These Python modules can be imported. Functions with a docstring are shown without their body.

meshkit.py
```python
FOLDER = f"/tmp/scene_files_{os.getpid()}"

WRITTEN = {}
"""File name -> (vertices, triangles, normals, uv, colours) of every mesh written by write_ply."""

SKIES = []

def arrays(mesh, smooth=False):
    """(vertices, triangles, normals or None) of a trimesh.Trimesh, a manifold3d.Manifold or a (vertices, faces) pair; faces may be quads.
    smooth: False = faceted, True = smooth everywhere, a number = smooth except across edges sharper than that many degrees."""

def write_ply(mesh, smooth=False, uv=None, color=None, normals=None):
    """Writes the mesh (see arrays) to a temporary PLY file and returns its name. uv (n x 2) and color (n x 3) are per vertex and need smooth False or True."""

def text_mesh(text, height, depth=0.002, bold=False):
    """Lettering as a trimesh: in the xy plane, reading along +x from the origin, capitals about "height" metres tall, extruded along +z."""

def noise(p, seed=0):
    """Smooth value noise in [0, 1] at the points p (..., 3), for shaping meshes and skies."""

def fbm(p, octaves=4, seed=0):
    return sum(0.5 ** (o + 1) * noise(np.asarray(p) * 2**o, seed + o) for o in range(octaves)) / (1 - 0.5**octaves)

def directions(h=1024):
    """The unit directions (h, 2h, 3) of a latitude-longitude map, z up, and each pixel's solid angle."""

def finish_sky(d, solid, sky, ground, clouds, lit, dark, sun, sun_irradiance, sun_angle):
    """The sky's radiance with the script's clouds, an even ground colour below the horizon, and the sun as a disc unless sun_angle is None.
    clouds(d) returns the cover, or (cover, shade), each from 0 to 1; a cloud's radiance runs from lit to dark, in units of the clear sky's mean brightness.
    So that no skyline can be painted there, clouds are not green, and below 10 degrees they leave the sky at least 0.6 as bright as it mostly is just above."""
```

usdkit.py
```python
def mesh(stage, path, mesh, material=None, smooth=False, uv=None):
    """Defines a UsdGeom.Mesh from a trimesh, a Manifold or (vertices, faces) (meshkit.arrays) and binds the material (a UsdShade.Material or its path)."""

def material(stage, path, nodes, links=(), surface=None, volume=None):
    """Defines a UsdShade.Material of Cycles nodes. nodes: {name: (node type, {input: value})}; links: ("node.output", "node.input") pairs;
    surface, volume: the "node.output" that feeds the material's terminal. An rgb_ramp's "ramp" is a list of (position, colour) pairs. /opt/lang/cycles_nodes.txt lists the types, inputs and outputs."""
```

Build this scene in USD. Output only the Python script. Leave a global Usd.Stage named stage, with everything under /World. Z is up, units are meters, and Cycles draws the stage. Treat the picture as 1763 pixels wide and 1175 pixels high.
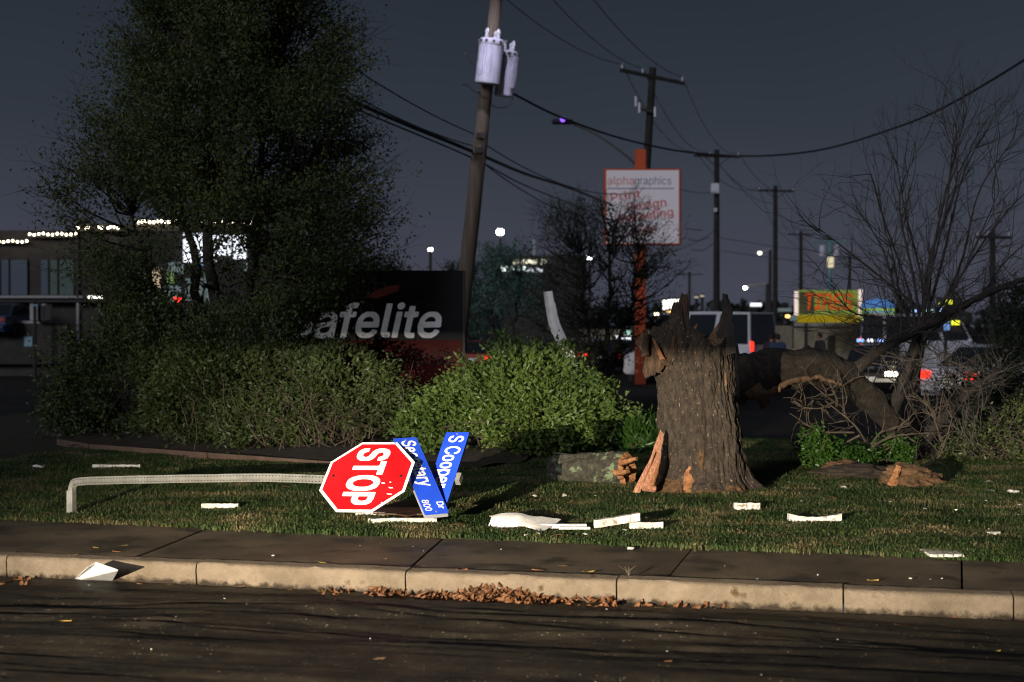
import math, sys
import numpy as np, trimesh
import manifold3d as m3
from pxr import Usd, UsdGeom, UsdLux, UsdShade, Gf, Sdf, Vt
import usdkit, meshkit

stage = Usd.Stage.CreateInMemory()
UsdGeom.SetStageUpAxis(stage, 'Z')
UsdGeom.SetStageMetersPerUnit(stage, 1.0)
UsdGeom.Xform.Define(stage, '/World')
UsdGeom.Scope.Define(stage, '/World/Looks')

# ------------------------------------------------------------------ camera
F = 2450.0                       # focal length in pixels of the 1763 px wide photograph
EYE = np.array([0.0, 0.0, 1.6])
PITCH = math.atan(27.5 / F)      # looking slightly down: horizon at pixel row 560
cam = UsdGeom.Camera.Define(stage, '/World/camera')
cam.CreateHorizontalApertureAttr(36.0)
cam.CreateVerticalApertureAttr(24.0)
cam.CreateFocalLengthAttr(36.0 * F / 1763.0)
cam.CreateFStopAttr(1.9)
cam.CreateFocusDistanceAttr(12.0)
cam.CreateClippingRangeAttr(Gf.Vec2f(0.05, 3000))
cam.AddTranslateOp().Set(Gf.Vec3d(*EYE))
cam.AddRotateXOp().Set(90.0 - math.degrees(PITCH))
cam.CreateExposureAttr(0.0)

# ------------------------------------------------------------------ sky: moonlit air plus the city's glow on low cloud
MOON = np.array([-0.50, -0.80, 0.30]); MOON /= np.linalg.norm(MOON)
sky_mat = usdkit.material(stage, '/World/Looks/sky_look', {
    'sky': ('sky_texture', {'sky_type': 'single_scattering', 'sun_disc': False, 'sun_elevation': float(math.asin(MOON[2])),
                            'sun_rotation': float(math.atan2(MOON[0], MOON[1]))}),
    'co': ('texture_coordinate', {}),
    'sep': ('separate_xyz', {}),
    'ramp': ('rgb_ramp', {'ramp': [(0.0, (.052, .056, .088)), (.50, (.052, .056, .088)), (.53, (.041, .045, .069)), (.57, (.025, .030, .043)), (.63, (.0145, .0195, .027)), (1.0, (.008, .011, .016))]}),
    'mp': ('math', {'math_type': 'multiply_add', 'value2': .5, 'value3': .5}),
    'no': ('noise_texture', {'scale': 2.2, 'detail': 4.0, 'roughness': .55}),
    'nr': ('map_range', {'from_min': .3, 'from_max': .7, 'to_min': .88, 'to_max': 1.12}),
    'cl': ('mix_color', {'blend_type': 'multiply', 'fac': 1.0, 'use_clamp': False}),
    'dim': ('mix_color', {'blend_type': 'multiply', 'fac': 1.0, 'b': (.0018, .0018, .0018), 'use_clamp': False}),
    'add': ('mix_color', {'blend_type': 'add', 'fac': 1.0, 'use_clamp': False}),
    'bg': ('background_shader', {'strength': 1.0}),
}, [('co.generated', 'sep.vector'), ('sep.z', 'mp.value1'), ('mp.value', 'ramp.fac'), ('co.generated', 'no.vector'), ('no.fac', 'nr.value'),
    ('ramp.color', 'cl.a'), ('nr.result', 'cl.b'), ('sky.color', 'dim.a'), ('cl.result', 'add.a'), ('dim.result', 'add.b'), ('add.result', 'bg.color')], surface='bg.background')
dome = UsdLux.DomeLight.Define(stage, '/World/sky')
UsdShade.MaterialBindingAPI.Apply(dome.GetPrim()).Bind(sky_mat)
dome.GetPrim().SetCustomDataByKey('kind', 'structure')


def look_rot(d):
    """Matrix whose -z axis points along d."""
    z = -np.asarray(d, float); z /= np.linalg.norm(z)
    x = np.cross([0, 0, 1.0], z); x /= np.linalg.norm(x)
    y = np.cross(z, x)
    return x, y, z


def put_light(l, pos, d):
    x, y, z = look_rot(d)
    m = Gf.Matrix4d(*[float(v) for v in (*x, 0, *y, 0, *z, 0, *pos, 1)])
    UsdGeom.Xformable(l).AddTransformOp().Set(m)


moon = UsdLux.DistantLight.Define(stage, '/World/moon')
moon.CreateNormalizeAttr(True)
moon.CreateIntensityAttr(0.24)
moon.CreateAngleAttr(14.0)
moon.CreateColorAttr(Gf.Vec3f(.85, .87, 1.0))
put_light(moon, (0, 0, 50), -MOON)

# the headlamp beam that lights the scene (its housing, with the shield that cuts the beam off, is built below)
LAMP = np.array([-4.3, -2.0, 1.40])
LAMP_AIM = np.array([math.sin(math.radians(19.5)), math.cos(math.radians(19.5)), -0.035])
lamp = UsdLux.SphereLight.Define(stage, '/World/beam')
lamp.CreateRadiusAttr(0.004)
lamp.CreateNormalizeAttr(True)
lamp.CreateIntensityAttr(6600.0)
lamp.CreateColorAttr(Gf.Vec3f(1.0, .87, .68))
sh = UsdLux.ShapingAPI.Apply(lamp.GetPrim())
sh.CreateShapingConeAngleAttr(24.0)
sh.CreateShapingConeSoftnessAttr(.9)
put_light(lamp, LAMP, LAMP_AIM)

# ------------------------------------------------------------------ helpers
CP, SP = math.cos(PITCH), math.sin(PITCH)
FWD, UP, RIGHT = np.array([0, CP, -SP]), np.array([0, SP, CP]), np.array([1.0, 0, 0])


def at(px, py, Y):
    """The point at distance Y that lies on the photograph's pixel."""
    v = FWD + RIGHT * (px - 881.5) / F + UP * (587.5 - py) / F
    return EYE + v * (Y / v[1])


def G(px, py, z=0.0):
    v = FWD + RIGHT * (px - 881.5) / F + UP * (587.5 - py) / F
    return EYE + v * ((z - EYE[2]) / v[2])


def gz(y):
    """Height of the ground beyond the lawn."""
    return float(np.interp(y, [18, 45, 400], [-.06, -.45, -.5]))


BASE, USED = {}, {}


def numbered(path):
    n = USED.get(path, -1) + 1
    USED[path] = n
    return path if n == 0 else f'{path}_{n:03d}'


def data(prim, **kw):
    for k, v in kw.items():
        if v:
            prim.SetCustomDataByKey(k, v)


def thing(name, label, cat, base=(0, 0, 0), group=None, kind=None):
    p = numbered('/World/' + name)
    x = UsdGeom.Xform.Define(stage, p)
    x.AddTranslateOp().Set(Gf.Vec3d(*[float(v) for v in base]))
    BASE[p] = np.asarray(base, float)
    data(x.GetPrim(), label=label, category=cat, group=group, kind=kind)
    return p


def tmesh(v, f):
    return trimesh.Trimesh(np.asarray(v, float), np.asarray(f, int), process=False)


def part(parent, name, mesh, mat, smooth=False, label=None, kind=None):
    p = numbered(f'{parent}/{name}')
    v, f, _ = meshkit.arrays(mesh)
    b = BASE.get('/'.join(parent.split('/')[:3]), np.zeros(3))
    prim = usdkit.mesh(stage, p, (v - b, f), M[mat] if isinstance(mat, str) else mat, smooth=smooth).GetPrim()
    data(prim, label=label, kind=kind)
    return p


def single(name, mesh, mat, label=None, cat=None, group=None, kind=None, smooth=False):
    v, f, _ = meshkit.arrays(mesh)
    p = numbered('/World/' + name)
    c = np.array([(v[:, 0].min() + v[:, 0].max()) / 2, (v[:, 1].min() + v[:, 1].max()) / 2, v[:, 2].min()])
    if kind == 'structure':
        c = np.zeros(3)
    m = usdkit.mesh(stage, p, (v - c, f), M[mat] if isinstance(mat, str) else mat, smooth=smooth)
    m.AddTranslateOp().Set(Gf.Vec3d(*map(float, c)))
    data(m.GetPrim(), label=label, category=cat, group=group, kind=kind)
    return p


def cat_(*ms):
    ms = [m for m in ms if m is not None]
    vs, fs, n = [], [], 0
    for m in ms:
        v, f, _ = meshkit.arrays(m)
        vs.append(v); fs.append(f + n); n += len(v)
    return tmesh(np.vstack(vs), np.vstack(fs))


def frame(o, x, y, z=None):
    x, y = np.asarray(x, float), np.asarray(y, float)
    z = np.cross(x, y) if z is None else z
    T = np.eye(4); T[:3, 0], T[:3, 1], T[:3, 2], T[:3, 3] = x, y, z, o
    return T


def moved(m, T):
    v, f, _ = meshkit.arrays(m)
    return tmesh(v @ T[:3, :3].T + T[:3, 3], f if np.linalg.det(T[:3, :3]) > 0 else f[:, ::-1])


def box(cx, cy, cz, sx, sy, sz, bev=0.0):
    if bev <= 0:
        return moved(trimesh.creation.box([sx, sy, sz]), frame((cx, cy, cz), (1, 0, 0), (0, 1, 0)))
    pts = []
    for a in (-1, 1):
        for b in (-1, 1):
            for c in (-1, 1):
                h = np.array([a * sx / 2, b * sy / 2, c * sz / 2])
                for k in range(3):
                    q = h.copy(); q[[i for i in range(3) if i != k]] -= np.sign(h[[i for i in range(3) if i != k]]) * bev
                    pts.append(q + (cx, cy, cz))
    return m3.Manifold.hull_points(np.array(pts, np.float32))


def hull(pts):
    return m3.Manifold.hull_points(np.array(pts, np.float32))


def beam_box(a, b, w, h, up=(0, 0, 1)):
    a, b = np.asarray(a, float), np.asarray(b, float)
    d = b - a; L = np.linalg.norm(d); d /= L
    s = np.cross(d, up); s /= np.linalg.norm(s); u = np.cross(s, d)
    return moved(trimesh.creation.box([L, w, h]), frame((a + b) / 2, d, s, u))


def tube(points, radii, sides=6, cap=True):
    p = np.asarray(points, float)
    r = np.broadcast_to(np.asarray(radii, float), (len(p),))
    t = np.gradient(p, axis=0); t /= np.linalg.norm(t, axis=1, keepdims=True) + 1e-12
    ref = np.array([0, 0, 1.0]) if abs(t[:, 2]).mean() < .8 else np.array([1.0, 0, 0])
    a = np.cross(t, ref); a /= np.linalg.norm(a, axis=1, keepdims=True) + 1e-12
    b = np.cross(t, a); ang = np.arange(sides) * 2 * np.pi / sides
    v = p[:, None] + r[:, None, None] * (np.cos(ang)[None, :, None] * a[:, None] + np.sin(ang)[None, :, None] * b[:, None])
    i, j = np.meshgrid(np.arange(len(p) - 1), np.arange(sides), indexing='ij')
    k = (j + 1) % sides
    q = np.stack([i * sides + j, i * sides + k, (i + 1) * sides + k, (i + 1) * sides + j], -1).reshape(-1, 4)
    f = np.vstack([q[:, [0, 2, 1]], q[:, [0, 3, 2]]])
    v = v.reshape(-1, 3)
    if cap:
        n = len(v); v = np.vstack([v, p[0], p[-1]]); jj = np.arange(sides); kk = (jj + 1) % sides; o = (len(p) - 1) * sides
        f = np.vstack([f, np.stack([np.full(sides, n), jj, kk], 1), np.stack([np.full(sides, n + 1), o + kk, o + jj], 1)])
    return tmesh(v, f)


def tubes(items, sides=4):
    return cat_(*[tube(p, r, sides, cap=False) for p, r in items])


def spline(pts, n=24):
    """Catmull-Rom through the given rows (any number of columns)."""
    p = np.asarray(pts, float)
    q = np.vstack([2 * p[0] - p[1], p, 2 * p[-1] - p[-2]])
    u = np.linspace(0, len(p) - 1 - 1e-9, n); i = u.astype(int); t = (u - i)[:, None]
    a, b, c, d = q[i], q[i + 1], q[i + 2], q[i + 3]
    return .5 * (2 * b + (c - a) * t + (2 * a - 5 * b + 4 * c - d) * t ** 2 + (3 * b - a - 3 * c + d) * t ** 3)


def grid(xs, ys, zf):
    X, Y = np.meshgrid(xs, ys)
    v = np.stack([X, Y, zf(X, Y)], -1).reshape(-1, 3)
    nx, ny = len(xs), len(ys)
    i, j = np.meshgrid(np.arange(ny - 1), np.arange(nx - 1), indexing='ij')
    a = (i * nx + j).ravel()
    return v, np.stack([a, a + 1, a + nx + 1, a + nx], 1)


def leaves(c, size, rng, up=0.4, wide=.5, long=1.0, outward=None):
    """One diamond leaf, folded along its middle, at each point c."""
    n = len(c)
    a = rng.normal(size=(n, 3))
    if outward is not None:
        a = a * .8 + outward * 1.0
    a[:, 2] += up * .6
    a /= np.linalg.norm(a, axis=1, keepdims=True)
    b = np.cross(a, rng.normal(size=(n, 3))); b /= np.linalg.norm(b, axis=1, keepdims=True)
    nn = np.cross(a, b)
    s = (size * rng.uniform(.6, 1.3, n))[:, None]
    base, tip = c - a * s * .5 * long, c + a * s * .5 * long
    l = c + b * s * .5 * wide + nn * s * .12 - a * s * .05; r = c - b * s * .5 * wide + nn * s * .12 - a * s * .05
    v = np.stack([base, l, tip, r], 1).reshape(-1, 3)
    k = np.arange(n)[:, None] * 4
    return tmesh(v, np.vstack([k + [0, 2, 1], k + [0, 3, 2]]))


def grow(p, d, L, r, level, rng, out, tips, gravity=0.0, wander=.25, kids=(3, 5), spread=.7, ratio=.6):
    n = max(3, int(5 + level))
    pts, q, dd = [np.array(p, float)], np.array(p, float), np.array(d, float)
    for _ in range(n):
        dd = dd + rng.normal(size=3) * wander * .5 + np.array([0, 0, gravity]); dd /= np.linalg.norm(dd)
        q = q + dd * L / n; pts.append(q.copy())
    pts = np.array(pts)
    out.append((pts, np.linspace(r, r * .45, len(pts))))
    if level <= 0:
        tips.append((pts[-1], dd)); return
    for _ in range(rng.integers(*kids) if kids[1] > kids[0] else kids[0]):
        i = rng.integers(len(pts) // 3, len(pts))
        nd = dd + rng.normal(size=3) * spread; nd /= np.linalg.norm(nd)
        grow(pts[i], nd, L * ratio * rng.uniform(.7, 1.2), r * .5, level - 1, rng, out, tips, gravity, wander, kids, spread, ratio)


# ------------------------------------------------------------------ materials
M = {}


def mat(name, c1, c2=None, scale=6.0, rough=.6, bump=0.0, bscale=40.0, metal=0.0, spec=.5, stretch=None, detail=4.0, lo=.35, hi=.65, bdist=.02, third=None, tscale=30.0, tlo=.6, thi=.68):
    """A surface of two colours mixed by noise over world position, with an optional third colour in spots."""
    nodes = {'p': ('principled_bsdf', {'roughness': rough, 'metallic': metal, 'specular_ior_level': spec}), 'g': ('geometry', {}),
             'm': ('mapping', {'scale': stretch or (1, 1, 1)}), 'n': ('noise_texture', {'scale': scale, 'detail': detail, 'roughness': .6}),
             'r': ('rgb_ramp', {'ramp': [(0.0, c1), (lo, c1), (hi, c2 or c1), (1.0, c2 or c1)]})}
    links = [('g.position', 'm.vector'), ('m.vector', 'n.vector'), ('n.fac', 'r.fac')]
    col = 'r.color'
    if third:
        nodes['tn'] = ('noise_texture', {'scale': tscale, 'detail': 2.0}); nodes['tm'] = ('map_range', {'from_min': tlo, 'from_max': thi})
        nodes['tx'] = ('mix_color', {'blend_type': 'mix', 'b': third})
        links += [('g.position', 'tn.vector'), ('tn.fac', 'tm.value'), ('tm.result', 'tx.fac'), (col, 'tx.a')]
        col = 'tx.result'
    links.append((col, 'p.base_color'))
    if bump:
        nodes['bn'] = ('noise_texture', {'scale': bscale, 'detail': 5.0, 'roughness': .65}); nodes['b'] = ('bump', {'strength': bump, 'distance': bdist})
        links += [('m.vector', 'bn.vector'), ('bn.fac', 'b.height'), ('b.normal', 'p.normal')]
    M[name] = usdkit.material(stage, f'/World/Looks/{name}', nodes, links, surface='p.BSDF')


def leafmat(name, stops, trans=.25, rough=.5, inst=False):
    M[name] = usdkit.material(stage, f'/World/Looks/{name}', {
        'g': ('geometry', {}), 'r': ('rgb_ramp', {'ramp': stops}), 'o': ('object_info', {}),
        'n': ('noise_texture', {'scale': .9, 'detail': 3.0}), 'a': ('math', {'math_type': 'multiply_add', 'value2': .55, 'value3': 0.0}),
        'k': ('math', {'math_type': 'multiply_add', 'value2': .9, 'value3': -.22}), 's': ('math', {'math_type': 'add', 'use_clamp': True}),
        'p': ('principled_bsdf', {'roughness': rough, 'specular_ior_level': .4}), 't': ('translucent_bsdf', {}), 'm': ('mix_closure', {'fac': trans})},
        [('g.random_per_island', 'a.value1'), ('g.position', 'n.vector'), ('n.fac', 'k.value1'), ('a.value', 's.value1'), ('k.value', 's.value2'), ('s.value', 'r.fac'),
         ('r.color', 'p.base_color'), ('r.color', 't.color'), ('p.BSDF', 'm.closure1'), ('t.BSDF', 'm.closure2')], surface='m.closure')


def emit(name, color, strength):
    M[name] = usdkit.material(stage, f'/World/Looks/{name}', {'e': ('emission', {'color': color, 'strength': strength})}, surface='e.emission')


def pane(name, tint=(.02, .025, .03)):
    M[name] = usdkit.material(stage, f'/World/Looks/{name}', {'p': ('principled_bsdf', {'base_color': tint, 'roughness': .06, 'specular_ior_level': .7})}, surface='p.BSDF')


mat('asphalt', (.010, .0085, .0065), (.028, .022, .015), 2.6, .6, .55, 120.0, bdist=.012, spec=.25, third=(.30, .24, .16), tscale=75.0, tlo=.685, thi=.72)
mat('lot_asphalt', (.022, .021, .020), (.045, .043, .040), .6, .85, .3, 60.0, spec=.15)
mat('concrete_walk', (.070, .050, .030), (.155, .115, .070), 1.6, .65, .8, 70.0, bdist=.008, third=(.045, .033, .021), tscale=2.6, tlo=.52, thi=.66, detail=8.0)
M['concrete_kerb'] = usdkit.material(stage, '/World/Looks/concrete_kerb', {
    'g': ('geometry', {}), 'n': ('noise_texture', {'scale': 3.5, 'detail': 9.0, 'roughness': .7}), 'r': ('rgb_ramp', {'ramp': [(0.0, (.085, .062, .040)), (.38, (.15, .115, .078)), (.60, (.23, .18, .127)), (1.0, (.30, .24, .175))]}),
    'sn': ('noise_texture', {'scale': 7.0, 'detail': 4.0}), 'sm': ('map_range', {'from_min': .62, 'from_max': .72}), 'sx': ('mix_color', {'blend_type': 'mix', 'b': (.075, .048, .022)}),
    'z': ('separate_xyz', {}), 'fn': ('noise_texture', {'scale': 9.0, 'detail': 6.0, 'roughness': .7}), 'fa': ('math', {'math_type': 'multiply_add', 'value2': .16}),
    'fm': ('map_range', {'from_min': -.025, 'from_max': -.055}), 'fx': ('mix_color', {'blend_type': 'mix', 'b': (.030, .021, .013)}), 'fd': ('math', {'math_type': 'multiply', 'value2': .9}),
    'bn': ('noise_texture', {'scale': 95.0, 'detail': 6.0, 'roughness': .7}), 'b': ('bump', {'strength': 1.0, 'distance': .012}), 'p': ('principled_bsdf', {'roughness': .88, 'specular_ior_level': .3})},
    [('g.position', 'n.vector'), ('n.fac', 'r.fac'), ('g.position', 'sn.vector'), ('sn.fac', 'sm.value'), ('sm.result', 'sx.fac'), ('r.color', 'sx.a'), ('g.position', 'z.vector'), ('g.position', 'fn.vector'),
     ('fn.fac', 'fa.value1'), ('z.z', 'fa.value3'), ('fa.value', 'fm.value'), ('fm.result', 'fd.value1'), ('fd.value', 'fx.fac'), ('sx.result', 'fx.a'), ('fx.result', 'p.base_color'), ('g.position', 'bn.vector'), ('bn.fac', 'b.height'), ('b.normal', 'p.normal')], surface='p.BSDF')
mat('soil', (.025, .018, .012), (.060, .042, .026), 9.0, .95, .8, 60.0)
mat('grime', (.008, .006, .004), (.022, .016, .010), 14.0, .95)
mat('lawn_soil', (.020, .024, .010), (.050, .046, .020), 3.0, .95, .8, 70.0)
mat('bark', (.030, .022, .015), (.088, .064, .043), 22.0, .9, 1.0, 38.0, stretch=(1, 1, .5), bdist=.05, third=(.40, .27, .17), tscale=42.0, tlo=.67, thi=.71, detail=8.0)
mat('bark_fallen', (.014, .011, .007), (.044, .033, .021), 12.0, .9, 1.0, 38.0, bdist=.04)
mat('bark_dark', (.022, .018, .014), (.045, .036, .027), 12.0, .9, .6, 40.0)
mat('bark_log', (.034, .032, .022), (.085, .078, .052), 14.0, .9, 1.0, 40.0, bdist=.03, third=(.20, .25, .13), tscale=11.0, tlo=.56, thi=.64)
mat('wood_raw', (.36, .13, .065), (.70, .36, .21), 24.0, .7, 1.0, 45.0, stretch=(3, 3, .3))
mat('wood_torn', (.10, .055, .03), (.26, .15, .08), 20.0, .85, .8, 50.0, stretch=(3, 3, .4))
mat('bark_torn', (.035, .022, .013), (.13, .075, .038), 14.0, .9, 1.0, 40.0, stretch=(2.5, 2.5, .35), bdist=.03)
mat('wood_orange', (.22, .085, .028), (.40, .19, .075), 22.0, .8, .7, 50.0)
mat('twig', (.055, .040, .027), (.115, .088, .060), 8.0, .9)
mat('twig_dark', (.045, .037, .031), (.080, .067, .055), 8.0, .9)
mat('pole_wood', (.10, .078, .056), (.19, .145, .10), 5.0, .9, .5, 30.0, stretch=(2, 2, .15))
mat('pole_dark', (.018, .015, .013), (.035, .030, .026), 5.0, .9)
mat('galvanised', (.30, .30, .265), (.44, .43, .385), 12.0, .45, .1, 60.0, metal=.35)
mat('sign_back', (.50, .50, .49), (.60, .60, .58), 9.0, .45, metal=.3)
mat('hole', (.010, .010, .010))
mat('stop_red', (.62, .006, .010), (.74, .010, .014), 3.0, .38)
mat('sign_white', (.82, .81, .78), (.88, .87, .84), 8.0, .4)
mat('sign_blue', (.018, .075, .66), (.026, .10, .80), 3.0, .38)
mat('white_debris', (.52, .49, .43), (.74, .71, .64), 9.0, .8, .7, 40.0, third=(.26, .21, .15), tscale=22.0, tlo=.56, thi=.70)
mat('sheet_metal', (.58, .56, .52), (.72, .70, .66), 8.0, .5, .3, 25.0)
mat('tile_face', (.58, .57, .54), (.70, .69, .66), 8.0, .6, .2, 60.0)
mat('rust_board', (.060, .024, .014), (.10, .042, .024), 8.0, .6, .4, 40.0, third=(.42, .13, .03), tscale=7.0, tlo=.66, thi=.74)
mat('edging', (.085, .052, .036), (.13, .080, .055), 6.0, .85, .4, 40.0)
mat('dead_leaf', (.30, .11, .035), (.52, .23, .085), 22.0, .7)
mat('dead_leaf_yellow', (.52, .32, .05), (.60, .40, .10), 22.0, .7)
mat('dead_leaf_brown', (.20, .105, .05), (.34, .19, .10), 22.0, .8)
mat('sign_black', (.009, .009, .011), (.016, .016, .018), 3.0, .55, spec=.12)
mat('sign_red', (.045, .006, .005), (.07, .009, .008), 3.0, .6, spec=.08)
mat('sign_letter', (.62, .62, .64), (.74, .74, .76), 5.0, .6, spec=.2)
M['sign_letter'] = usdkit.material(stage, '/World/Looks/sign_letter_lit', {'n': ('noise_texture', {'scale': 4.0}), 'r': ('rgb_ramp', {'ramp': [(.3, (.55, .55, .58)), (.7, (.8, .8, .82))]}), 'p': ('principled_bsdf', {'roughness': .6, 'specular_ior_level': .2, 'emission_strength': .09})}, [('n.fac', 'r.fac'), ('r.color', 'p.base_color'), ('r.color', 'p.emission_color')], surface='p.BSDF')
mat('letter_dark', (.02, .008, .008), (.03, .009, .009), 5.0, .6, spec=.1)
mat('orange_paint', (.55, .085, .022), (.66, .11, .03), 3.0, .5)
mat('red_paint', (.30, .020, .016), (.40, .03, .02), 3.0, .5)
mat('can_paint', (.60, .58, .66), (.72, .70, .78), 6.0, .5)
mat('insulator', (.55, .55, .58), (.7, .7, .72), 6.0, .3)
mat('wire', (.012, .012, .014), (.02, .02, .022), 1.0, .6)
mat('wire_bright', (.40, .40, .42), (.5, .5, .5), 1.0, .35, metal=.8)
mat('wall_dark', (.036, .031, .027), (.058, .050, .043), 2.0, .9, .3, 20.0)
mat('wall_tan', (.30, .25, .17), (.40, .34, .24), 2.0, .9, .3, 20.0)
mat('trim_dark', (.02, .018, .017), (.035, .03, .028), 2.0, .7)
mat('trim_grey', (.30, .29, .28), (.38, .37, .35), 2.0, .6)
mat('white_paint', (.68, .68, .70), (.76, .76, .78), 1.0, .25)
mat('dark_paint', (.012, .013, .016), (.018, .019, .023), 1.0, .18)
mat('blue_paint', (.03, .05, .12), (.045, .07, .16), 1.0, .25)
mat('rubber', (.015, .015, .015), (.022, .022, .022), 8.0, .8)
mat('rim', (.35, .35, .36), (.5, .5, .5), 8.0, .3, metal=.8)
mat('skin', (.28, .17, .12), (.34, .21, .15), 9.0, .6)
mat('cloth_dark', (.018, .018, .022), (.03, .03, .036), 9.0, .9)
mat('cloth_blue', (.02, .045, .09), (.03, .065, .13), 9.0, .9)
mat('hair', (.012, .009, .007), (.02, .015, .012), 9.0, .8)
mat('fur_wood', (.085, .045, .019), (.20, .11, .048), 18.0, .95, 1.0, 60.0, bdist=.03)
mat('notice_blue', (.16, .30, .36), (.2, .36, .42), 1.0, .5)
mat('teal_paint', (.10, .30, .28), (.16, .40, .36), 1.0, .5)
pane('dark_glass')
pane('window_glass', (.10, .13, .17))
pane('window_glass_green', (.10, .15, .13))
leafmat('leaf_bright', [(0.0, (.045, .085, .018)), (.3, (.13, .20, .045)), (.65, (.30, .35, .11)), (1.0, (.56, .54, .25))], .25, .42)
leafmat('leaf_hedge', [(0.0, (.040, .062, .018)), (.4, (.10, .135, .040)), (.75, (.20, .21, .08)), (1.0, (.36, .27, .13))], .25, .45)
leafmat('leaf_tree', [(0.0, (.060, .085, .026)), (.5, (.16, .19, .060)), (.85, (.29, .28, .11)), (1.0, (.55, .44, .22))], .4, .55)
leafmat('leaf_lush', [(0.0, (.025, .070, .010)), (.5, (.065, .150, .022)), (1.0, (.14, .24, .05))], .25, .4)
leafmat('leaf_far', [(0.0, (.025, .036, .022)), (1.0, (.075, .090, .055))], .3, .6)
leafmat('leaf_teal', [(0.0, (.06, .13, .10)), (1.0, (.28, .48, .38))], .4, .6)
M['grass_blade'] = usdkit.material(stage, '/World/Looks/grass_blade', {
    'g': ('geometry', {}), 'o': ('object_info', {}), 'n': ('noise_texture', {'scale': 1.7, 'detail': 5.0, 'roughness': .65}),
    'r': ('rgb_ramp', {'ramp': [(0.0, (.030, .055, .016)), (.30, (.060, .095, .028)), (.50, (.095, .105, .042)), (.70, (.20, .165, .078)), (1.0, (.42, .33, .18))]}),
    'a': ('math', {'math_type': 'multiply_add', 'value2': .45, 'value3': -.95}), 'k': ('math', {'math_type': 'multiply_add', 'value2': 2.3}), 'q': ('math', {'math_type': 'multiply_add', 'value2': .32, 'use_clamp': True}),
    'p': ('principled_bsdf', {'roughness': .6, 'specular_ior_level': .25}), 't': ('translucent_bsdf', {}), 'm': ('mix_closure', {'fac': .2})},
    [('g.random_per_island', 'a.value1'), ('g.position', 'n.vector'), ('n.fac', 'k.value1'), ('a.value', 'k.value3'), ('o.random', 'q.value1'), ('k.value', 'q.value3'), ('q.value', 'r.fac'),
     ('r.color', 'p.base_color'), ('r.color', 't.color'), ('p.BSDF', 'm.closure1'), ('t.BSDF', 'm.closure2')], surface='m.closure')
leafmat('litter', [(0.0, (.10, .045, .018)), (.4, (.20, .082, .032)), (.75, (.36, .17, .075)), (1.0, (.55, .40, .22))], .1, .7)
emit('lamp_white', (1, .98, .92), 14.0)
emit('lamp_cool', (.86, .94, 1.0), 60.0)
emit('lamp_soft', (1, .97, .85), 3.0)
emit('bulb_warm', (1, .90, .62), 8.0)
emit('bulb_dim', (1, .86, .55), .75)
emit('lamp_orange', (1, .50, .12), 5.0)
emit('lamp_red', (1, .04, .02), 2.6)
emit('tail_red', (1, .03, .015), 2.4)
emit('lamp_pink', (1, .05, .75), 2.2)
emit('lamp_violet', (.25, .10, 1), 2.0)
emit('lamp_blue', (.25, .45, 1), 2.0)
emit('lamp_yellow', (.95, .95, .05), 1.3)
emit('lamp_teal', (.45, 1.0, .85), 1.0)
emit('shop_white', (.86, .90, 1.0), 1.5)
emit('shop_dim', (.55, .70, .72), .20)
emit('shop_blue', (.25, .45, .95), .6)
emit('shop_green', (.45, .75, .25), .35)
emit('shop_warm', (.95, .75, .5), .5)
emit('window_lit', (1.0, .97, .70), 1.6)
emit('window_cool', (.85, 1.0, .95), 2.2)
emit('face_lit', (.60, .57, .66), .42)
emit('face_green', (.42, .52, .10), .38)
emit('face_dim', (.20, .19, .10), .22)
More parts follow.
